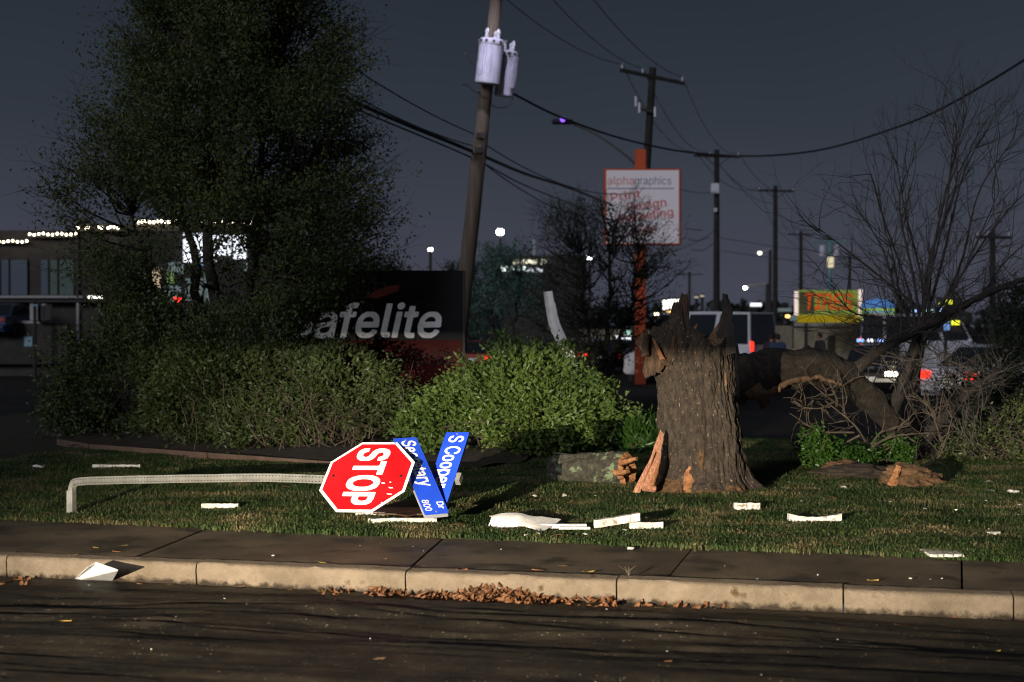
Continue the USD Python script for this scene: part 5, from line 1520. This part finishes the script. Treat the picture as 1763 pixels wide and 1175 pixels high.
part(pl_, 'cord', tube(np.array([at(410, 536, 45.1), at(440, 530, 45.1), at(470, 528, 45.1)]), .01, 4), 'wire')
wb = thing('lit_board', 'pale lit panel glimpsed behind foliage at the left end of the black sign', 'panel', at(483, 560, 40))
panel(wb, 'face', 474, 516, 500, 572, 40, 'shop_dim', .05); panel(wb, 'frame', 470, 512, 474, 640, 40, 'trim_grey', .12)
wl = thing('small_light', 'small violet-white light just left of the black sign', 'light', at(465, 553, 40)); part(wl, 'lens', moved(trimesh.creation.icosphere(1, .09), frame(at(465, 553, 40), (1, 0, 0), (0, 1, 0))), 'shop_blue', smooth=True); part(wl, 'stand', tube(np.array([at(465, 556, 40), at(465, 640, 40)]), .03, 6), 'trim_dark')

# far block with rows of lit windows behind the teal tree
fbk = bld('far office block with two rows of bright windows behind the teal-lit tree', 845, 1010, 440, 160, 20)
rw = np.random.default_rng(4)
for (x0, x1, y0, y1, step, m) in ((879, 938, 447, 455, 5.2, 'window_lit'), (863, 906, 458, 467, 4.8, 'window_cool'), (908, 936, 461, 468, 5.4, 'shop_white')):
    for x in np.arange(x0, x1, step):
        if rw.uniform() < .85: panel(fbk, 'window', x, y0 + rw.uniform(0, 1.5), x + step * .72, y1, 159.9, m, .2)
panel(fbk, 'mast', 917.5, 412, 920.5, 441, 160, 'shop_dim', .3)
# long low lit shop at the street behind the bright shrub
ls = bld('low lit shop front seen between the half bare tree and the stump', 1008, 1125, 568, 75, 6, 'wall_tan')
for (x0, y0, x1, y1, m) in ((1034, 584, 1042, 604, 'shop_dim'), (1060, 578, 1090, 586, 'shop_white'), (1072, 586, 1080, 612, 'shop_dim'), (1092, 582, 1100, 626, 'shop_dim'), (1056, 588, 1066, 606, 'shop_warm'), (1103, 588, 1110, 630, 'shop_white'), (1012, 582, 1020, 596, 'shop_blue'), (1018, 594, 1026, 606, 'shop_white')):
    panel(ls, 'lit_pane', x0, y0, x1, y1, 74.9, m, .1)
part(ls, 'green_lamp', moved(trimesh.creation.icosphere(1, .12), frame(at(1081, 573, 74.5), (1, 0, 0), (0, 1, 0))), 'lamp_teal', smooth=True)

# tires sign over a tan wall
TY = 70.0
tr = thing('tire_shop_sign', 'yellow-green sign board with red capital letters above a tan wall', 'sign', (at(1427, 0, TY)[0], TY, gz(TY)))
panel(tr, 'board', 1374, 500, 1480, 543, TY, 'face_green', .25)
panel(tr, 'dark_area', 1376, 503, 1402, 541, TY - .255, 'face_dim', .01)
panel(tr, 'yellow_strip', 1372, 543, 1480, 556, TY, 'face_yellow', .25)
panel(tr, 'edge_light', 1367.5, 502, 1372.5, 543, TY, 'edge_pink', .25)
panel(tr, 'edge_light', 1478, 499, 1483, 546, TY - .26, 'edge_pink', .2)
xl, xr = at(1383, 0, TY)[0], at(1468, 0, TY)[0]
part(tr, 'lettering', moved(letters('TIRES', .76, True, xr - xl - .06, .08, .02), frame((xl, TY - .27, at(0, 533, TY)[2]), (1, 0, 0), (0, 0, 1))), 'face_text_red', kind='stuff')
for x in (1385, 1468):
    panel(tr, 'post', x, 556, x + 4, 640, TY + .1, 'trim_dark', .2)
tw2 = bld('low tan wall of the building under the yellow-green sign', 1366, 1478, 561, 74, 10, 'wall_tan')
panel(tw2, 'door', 1425, 578, 1437, 618, 73.98, 'trim_dark', .1)
panel(tw2, 'cornice', 1364, 557, 1480, 562, 74.02, 'trim_grey', .3)
bs = thing('round_sign', 'round-topped blue and lime green lit sign right of the yellow-green board', 'sign', at(1512, 600, 66))
bo = lambda x, y: np.array([at(x, 0, 66)[0], at(0, y, 66)[2]])
def band(name, pts, m, dy): part(bs, name, moved(plate([tuple(bo(x, y)) for x, y in pts][::-1], .06), frame((0, 66 - dy, 0), (1, 0, 0), (0, 0, 1))), m)
band('upper_band', [(1484, 524), (1495, 517), (1512, 515), (1530, 517), (1541, 524), (1541, 531), (1484, 531)], 'face_blue', 0)
band('middle_band', [(1484, 531.5), (1541, 531.5), (1541, 553), (1484, 553)], 'face_lime', 0)
band('lower_band', [(1484, 553.5), (1541, 553.5), (1530, 561), (1512, 563), (1495, 561)], 'face_blue', 0)
band('emblem', [(1497, 543), (1505, 540), (1520, 540), (1525, 544), (1518, 548), (1502, 548)], 'face_text_rose', .07)
panel(bs, 'stripe', 1488, 536, 1538, 539, 65.93, 'face_blue', .02)
panel(bs, 'post', 1506, 563, 1518, 640, 66.1, 'face_blue', .2)
ys_ = thing('lit_sign', 'small yellow and blue lit sign showing between the bare branches', 'sign', at(1628, 560, 48))
for x0, y0, x1, y1, m in ((1617, 522, 1623, 529, 'lamp_yellow'), (1616, 529, 1623, 536, 'lamp_blue'), (1615, 536, 1622, 542, 'shop_white'), (1629, 517, 1638, 524, 'lamp_yellow'), (1638, 552, 1651, 560, 'lamp_yellow'), (1625, 552, 1634, 569, 'shop_blue')):
    panel(ys_, 'lit_panel', x0, y0, x1, y1, 48, m, .08)
panel(ys_, 'mast', 1625, 524, 1629, 660, 48.1, 'trim_dark', .12)
panel(ys_, 'frame', 1612, 512, 1654, 572, 48.2, 'trim_dark', .1)

ws = thing('lit_sign', 'white lit box sign just left of the stump top', 'sign', at(1156, 560, 80))
panel(ws, 'face', 1141, 516, 1178, 534, 80, 'lamp_soft', .4); panel(ws, 'post', 1156, 534, 1160, 640, 80.2, 'trim_dark', .3)
for lab_, x, y, w, h, Y, m in (('long bluish-white lit sign low on the skyline right of the stump top', 1301, 525, 19, 6, 110, 'shop_white'), ('tilted pale blue lit sign right of the thin dark pole', 1348, 534, 29, 6, 100, 'shop_dim'), ('small pale square sign left of the tan wall', 1365, 548, 10, 9, 72, 'shop_dim')):
    t = thing('lit_sign', lab_, 'sign', at(x, y + 20, Y)); panel(t, 'face', x - w / 2, y - h / 2, x + w / 2, y + h / 2, Y, m, .2); panel(t, 'post', x - .7, y + h / 2, x + .7, 600, Y + .1, 'trim_dark', .15)


# street lamps and far points of light, each a lamp on its own mast
def mast(label, x, y, Y, r_, m, arm=0, name='street_lamp', cat='street lamp', group=None, lit=True):
    p = at(x, y, Y); b = np.array([p[0] + arm, Y, gz(Y)])
    t = thing(name, label, cat, b, group)
    part(t, 'mast', tube(np.array([b, b * (1, 1, 0) + (0, 0, p[2] + .25)]), .07 * Y / 60, 6), 'trim_dark')
    part(t, 'arm', tube(np.array([b * (1, 1, 0) + (0, 0, p[2] + .25), p + (0, 0, r_ * .8)]) if arm else np.array([p + (0, 0, r_ * 1.6), p + (.01, 0, r_ * .5)]), .05 * Y / 60, 6), 'trim_grey')
    part(t, 'housing', box(*(p + (0, 0, r_ * 1.15)), r_ * 1.8, r_ * 1.4, r_ * .4, r_ * .1), 'trim_dark')
    part(t, 'lens', lump(p, r_ * 1.05, r_, r_ * .9, 2, .05, 2, 2), m, smooth=True)


mast('very bright white lamp on a tall mast right of the leaning pole', 861, 400, 110, .27, 'lamp_cool')
mast('white street lamp shining between the large tree and the leaning pole', 741, 430, 90, .14, 'lamp_white')
mast('cool white lamp glaring through the crown of the half bare tree', 1015, 444, 90, .15, 'lamp_cool')
mast('white street lamp on a long arm left of the thin dark pole', 1283, 496, 85, .12, 'lamp_white', arm=1.3)
mast('dim pale lamp head high between two dark poles', 1308, 436, 110, .16, 'lamp_soft', arm=.8)
for lab_, x, y, Y, r_, m in (('small teal-white lamp low beside the thin dark pole', 1318, 543, 90, .18, 'lamp_soft'), ('small orange lamp left of the tan wall', 1356, 545, 95, .14, 'lamp_orange'), ('tiny red signal lamp beside the thin dark pole', 1327, 523, 120, .12, 'lamp_red'), ('left one of two faint far lamps above the stump top', 1199, 512, 170, .2, 'bulb_dim'), ('right one of two faint far lamps above the stump top', 1209, 510, 170, .2, 'bulb_dim'),
                             ('orange lamp under the white box sign at the stump top', 1153, 542, 70, .2, 'lamp_orange'), ('small yellow lamp left of the white box sign', 1130, 541, 90, .13, 'bulb_warm'), ('small cool lamp near the left storefront behind the tree', 530, 420, 80, .1, 'shop_white'), ('faint red lamp above the round blue and green sign', 1541, 551, 62, .08, 'lamp_red')):
    mast(lab_, x, y, Y, r_, m, name='small_lamp', cat='lamp')


# far dark wooded skyline
rf = np.random.default_rng(71); pts = []
for x in np.arange(-140, 160, 2.2):
    Y = 210 + rf.uniform(-12, 12); hgt = 2.6 + 3.4 * meshkit.noise(np.array([x * .045, 0, 0]), 9) + 1.6 * meshkit.noise(np.array([x * .2, 0, 0]), 10)
    for _ in range(46):
        pts.append((x + rf.normal() * 1.6, Y + rf.normal() * 2, -.5 + rf.uniform(0, 1) ** .7 * hgt))
single('wooded_skyline', leaves(np.array(pts), 1.5, rf, .2, .8), 'leaf_far', 'low dark line of far trees along the horizon', 'trees', kind='stuff')


# ------------------------------------------------------------------ vehicles
def car(label, pos, yaw, kind='sedan', paint='dark_paint', lights='off', name='parked_car', cat='car', bar=None, group=None):
    t = thing(name, label, cat, pos, group)
    T = frame(pos, (math.cos(yaw), math.sin(yaw), 0), (-math.sin(yaw), math.cos(yaw), 0))
    d = {'sedan': (4.7, 1.82, .92, 1.43, [(1.15, .35), (-1.75, -.95)], .33), 'suv': (4.9, 1.95, 1.08, 1.78, [(1.30, .55), (-2.28, -2.05)], .38), 'van': (5.4, 2.0, 1.35, 2.52, [(1.75, 1.15), (-2.62, -2.52)], .36)}[kind]
    L, Wd, belt, H, (fr, rear), wr = d
    h = Wd / 2; ax = (L * .30, -L * .29)
    pts = []
    nose = .72 if kind == 'sedan' else (.95 if kind == 'suv' else 1.02)
    for sy in (-1, 1):
        for x, z, yy in ((L / 2 - .05, .30, .82), (L / 2, .5, .86), (L / 2 - .04, nose - .08, .86), (L / 2 - .22, nose, .84), (fr[0], belt, .90), (rear[0], belt, .90), (-L / 2 + .12, belt - (.02 if kind != 'sedan' else .02), .86), (-L / 2, .55, .88), (-L / 2 + .05, .30, .84), (1.0, .24, .95), (-1.2, .24, .95), (1.0, .62, 1.0), (-1.4, .62, 1.0), (1.0, belt - .12, .97), (-1.5, belt - .10, .97)):
            pts.append((x, sy * h * yy, z))
    body = hull(pts)
    for x in ax:
        body = body - m3.Manifold.cylinder(Wd + .4, wr + .06, wr + .06, 32, True).rotate((90, 0, 0)).translate((x, 0, wr))
    part(t, 'body', moved(body, T), paint, smooth=28)
    zb2 = belt - .01
    c = {}
    for sy in (-1, 1):
        c['bf', sy] = np.array([fr[0], sy * h * .88, zb2]); c['tf', sy] = np.array([fr[1], sy * h * .74, H - .03]); c['tr', sy] = np.array([rear[1], sy * h * .74, H - .04]); c['br', sy] = np.array([rear[0], sy * h * .88, zb2])
    cab = hull(list(c.values()) + [np.array([(fr[1] + rear[1]) / 2, sy * h * .72, H]) for sy in (-1, 1)])
    part(t, 'cabin', moved(cab, T), paint, smooth=20)

    def glass(a, b, cc, dd, name='window', ins=.09, out=.012):
        q = np.array([a, b, cc, dd], float); m = q.mean(0); nrm = np.cross(q[1] - q[0], q[3] - q[0]); nrm /= np.linalg.norm(nrm)
        if nrm @ (m - np.array([0, 0, .8])) < 0: nrm = -nrm
        q = m + (q - m) * (1 - ins)
        part(t, name, moved(hull(np.vstack([q + nrm * out, q - nrm * .03])), T), 'dark_glass')

    glass(c['bf', -1], c['bf', 1], c['tf', 1], c['tf', -1], 'windscreen')
    glass(c['br', -1], c['br', 1], c['tr', 1], c['tr', -1], 'rear_window')
    nwin = 2 if kind == 'sedan' else 3
    for sy in (-1, 1):
        for k in range(nwin):
            e = lambda lo_, hi_, u_: c[lo_, sy] * (1 - u_) + c[hi_, sy] * u_
            u0, u1 = k / nwin, (k + 1) / nwin
            glass(e('bf', 'br', u0), e('bf', 'br', u1), e('tf', 'tr', u1), e('tf', 'tr', u0), 'window', .12)
    for x in ax:
        for sy in (-1, 1):
            wc = np.array([x, sy * (h - .12), wr])
            w = part(t, 'wheel', moved(trimesh.creation.revolve(np.array([(.0, -.10), (wr * .8, -.11), (wr, -.08), (wr, .08), (wr * .8, .11), (0, .10)]), sections=28), T @ frame(wc, (1, 0, 0), (0, 0, 1))), 'rubber', smooth=35)
            part(w, 'rim', moved(trimesh.creation.cylinder(radius=wr * .64, height=.02, sections=24), T @ frame(wc + (0, sy * .115, 0), (1, 0, 0), (0, 0, 1))), 'rim')
    hz = nose - .12
    for sy in (-1, 1):
        part(t, 'headlight', moved(box(L / 2 - .04, sy * h * .64, hz, .10, .36, .15, .03), T), 'bulb_warm' if lights == 'front' else 'insulator')
        tz = belt - .16 if kind == 'sedan' else belt - .02
        part(t, 'tail_light', moved(box(-L / 2 + .06, sy * h * (.70 if kind == 'sedan' else .80), tz, .10, .34 if kind == 'sedan' else .16, .17 if kind == 'sedan' else .34, .03), T), 'tail_red' if lights == 'rear' else 'red_paint')
        part(t, 'mirror', moved(box(fr[0] - .25, sy * (h * .9 + .13), belt + .06, .10, .22, .14, .03), T), paint)
    part(t, 'front_bumper', moved(box(L / 2 - .02, 0, .42, .16, Wd * .86, .20, .05), T), paint)
    part(t, 'grille', moved(box(L / 2 + .0, 0, hz - .05, .06, .75, .16, .02), T), 'trim_dark')
    part(t, 'rear_bumper', moved(box(-L / 2 + .0, 0, .48, .16, Wd * .86, .20, .05), T), paint)
    part(t, 'number_plate', moved(box(L / 2 + .06, 0, .45, .02, .34, .14), T), 'sign_white')
    part(t, 'number_plate', moved(box(-L / 2 - .05, 0, .68, .02, .34, .14), T), 'sign_white')
    if bar:
        lbp = part(t, 'light_bar', moved(box(-.1, 0, H + .05, .28, 1.15, .07, .02), T), 'trim_dark')
        for k, m in enumerate(bar):
            part(lbp, 'lamp', moved(box(-.1, -.48 + .96 * k / (len(bar) - 1), H + .13, .24, .96 / len(bar) * .85, .09, .02), T), m)
    return t


def ground_at(px, Y):
    p = at(px, 600, Y); p[2] = gz(Y); return p


R_ = math.radians
car('white van parked with its rear to the right, behind the stump', ground_at(1205, 50), R_(138), 'van', 'white_paint', 'rear', 'parked_van', 'van')
car('police car facing us with a lit blue and white roof bar, behind the fallen trunk', ground_at(1508, 44), R_(-108), 'sedan', 'dark_paint', 'front', 'police_car', 'police car', ['lamp_blue', 'shop_white', 'lamp_blue', 'bulb_warm'])
car('white car seen from behind with red tail lights glowing, at the right edge', ground_at(1738, 33), R_(36), 'sedan', 'white_paint', 'rear', 'police_car', 'police car')
car('dark car with red tail lights beside the low lit shop front', ground_at(1062, 62), R_(70), 'sedan', 'dark_paint', 'rear', 'parked_car')
car('dark car with red tail lights directly behind the bright green shrub', ground_at(968, 64), R_(88), 'sedan', 'dark_paint', 'rear', 'parked_car')
car('dark car with red tail lights just right of the black and red sign', ground_at(830, 58), R_(82), 'sedan', 'red_paint', 'rear', 'parked_car')
car('white van with a green and blue lit side beyond the police car', ground_at(1592, 60), R_(20), 'van', 'white_paint', 'rear', 'parked_van', 'van', ['lamp_teal', 'shop_white', 'lamp_blue'])
car('dark car under the canopy of the left building, near the picture edge', ground_at(10, 58.2) + (0, 0, 1.5), R_(90), 'sedan', 'blue_paint', 'off', 'parked_car')
uc = thing('utility_cabinet', 'grey box cabinet standing under the canopy of the left building', 'cabinet', at(76, 553, 57))
panel(uc, 'cabinet', 63, 524, 89, 552, 57, 'trim_grey', .8); panel(uc, 'door', 65, 526, 76, 551, 56.19, 'trim_dark', .03); panel(uc, 'door', 77, 526, 87, 551, 56.19, 'trim_dark', .03)
mast('small violet-white lamp beside the grey cabinet under the canopy', 60, 526, 56, .06, 'shop_blue', name='small_lamp', cat='lamp')
dk = thing('parking_deck', 'raised parking deck behind the rail of the left building', 'parking deck', ground_at(0, 59))
part(dk, 'deck', box(ground_at(-20, 59)[0], 58.6, gz(59) + .6, 8.0, 2.6, 1.35), 'wall_dark')


# ------------------------------------------------------------------ people
def person(label, pos, yaw, jacket, trousers, lean=.06, cap_=False):
    t = thing('person', label, 'person', pos)
    T = frame(pos, (math.cos(yaw), math.sin(yaw), 0), (-math.sin(yaw), math.cos(yaw), 0))

    def chain(*jr):
        out = None
        for (a, ra), (b, rb_) in zip(jr[:-1], jr[1:]):
            s1 = m3.Manifold.sphere(ra, 16).translate(a); s2_ = m3.Manifold.sphere(rb_, 16).translate(b)
            k = m3.Manifold.batch_hull([s1, s2_]); out = k if out is None else out + k
        return out

    torso = m3.Manifold.batch_hull([m3.Manifold.sphere(.11, 16).scale((.8, 1.25, 1)).translate((lean * .5, 0, 1.0)), m3.Manifold.sphere(.13, 16).scale((.8, 1.3, 1)).translate((lean, 0, 1.28)), m3.Manifold.sphere(.07, 12).translate((lean, .16, 1.42)), m3.Manifold.sphere(.07, 12).translate((lean, -.16, 1.42))])
    body = torso + chain(((lean, 0, 1.42), .06), ((lean + .02, 0, 1.54), .055)) + m3.Manifold.sphere(.095, 20).scale((1.08, .85, 1.2)).translate((lean + .03, 0, 1.63))
    legs = None
    for sy in (-1, 1):
        lg = chain(((lean * .3, sy * .09, .95), .095), ((.02, sy * .10, .50), .065), ((-.02, sy * .11, .09), .045), ((.12, sy * .12, .05), .042)); legs = lg if legs is None else legs + lg
        arm = chain(((lean, sy * .19, 1.40), .06), ((lean - .01, sy * .25, 1.13), .045), ((lean + .12, sy * .22, .92), .035), ((lean + .17, sy * .21, .85), .04))
        body = body + arm
    m = (body + legs).refine_to_length(.05).to_mesh(); tm = trimesh.Trimesh(m.vert_properties[:, :3], m.tri_verts)
    trimesh.smoothing.filter_taubin(tm, iterations=6)
    bp = part(t, 'body', moved(tm, T), 'skin', smooth=True)
    jk = torso.scale((1, 1, 1)); vj = torso
    for sy in (-1, 1):
        vj = vj + chain(((lean, sy * .19, 1.40), .075), ((lean - .01, sy * .25, 1.13), .06), ((lean + .11, sy * .22, .93), .05))
    vj = vj + m3.Manifold.batch_hull([torso.translate((0, 0, -.0)), m3.Manifold.sphere(.15, 16).scale((.85, 1.25, .6)).translate((lean * .4, 0, .88))])
    mj = vj.refine_to_length(.06).to_mesh(); tj = trimesh.Trimesh(mj.vert_properties[:, :3], mj.tri_verts); trimesh.smoothing.filter_taubin(tj, iterations=4)
    tj.vertices += tj.vertex_normals * .014
    part(t, 'jacket', moved(tj, T), jacket, smooth=True)
    ml = legs.refine_to_length(.06).to_mesh(); tl_ = trimesh.Trimesh(ml.vert_properties[:, :3], ml.tri_verts); trimesh.smoothing.filter_taubin(tl_, iterations=4)
    tl_.vertices += tl_.vertex_normals * .012
    part(t, 'trousers', moved(tl_, T), trousers, smooth=True)
    part(t, 'hair', moved(m3.Manifold.sphere(.105, 20).scale((1.08, .9, 1.05)).translate((lean + .01, 0, 1.665)), T), 'hair', smooth=True)


person('person in a blue jacket standing behind the fallen trunk', ground_at(1340, 46), R_(100), 'cloth_blue', 'cloth_dark')
person('person in dark clothes beside the one in the blue jacket', ground_at(1327, 47.5), R_(60), 'cloth_dark', 'cloth_dark')
person('person in dark clothes standing in front of the tan wall', ground_at(1414, 52), R_(200), 'cloth_dark', 'cloth_dark')
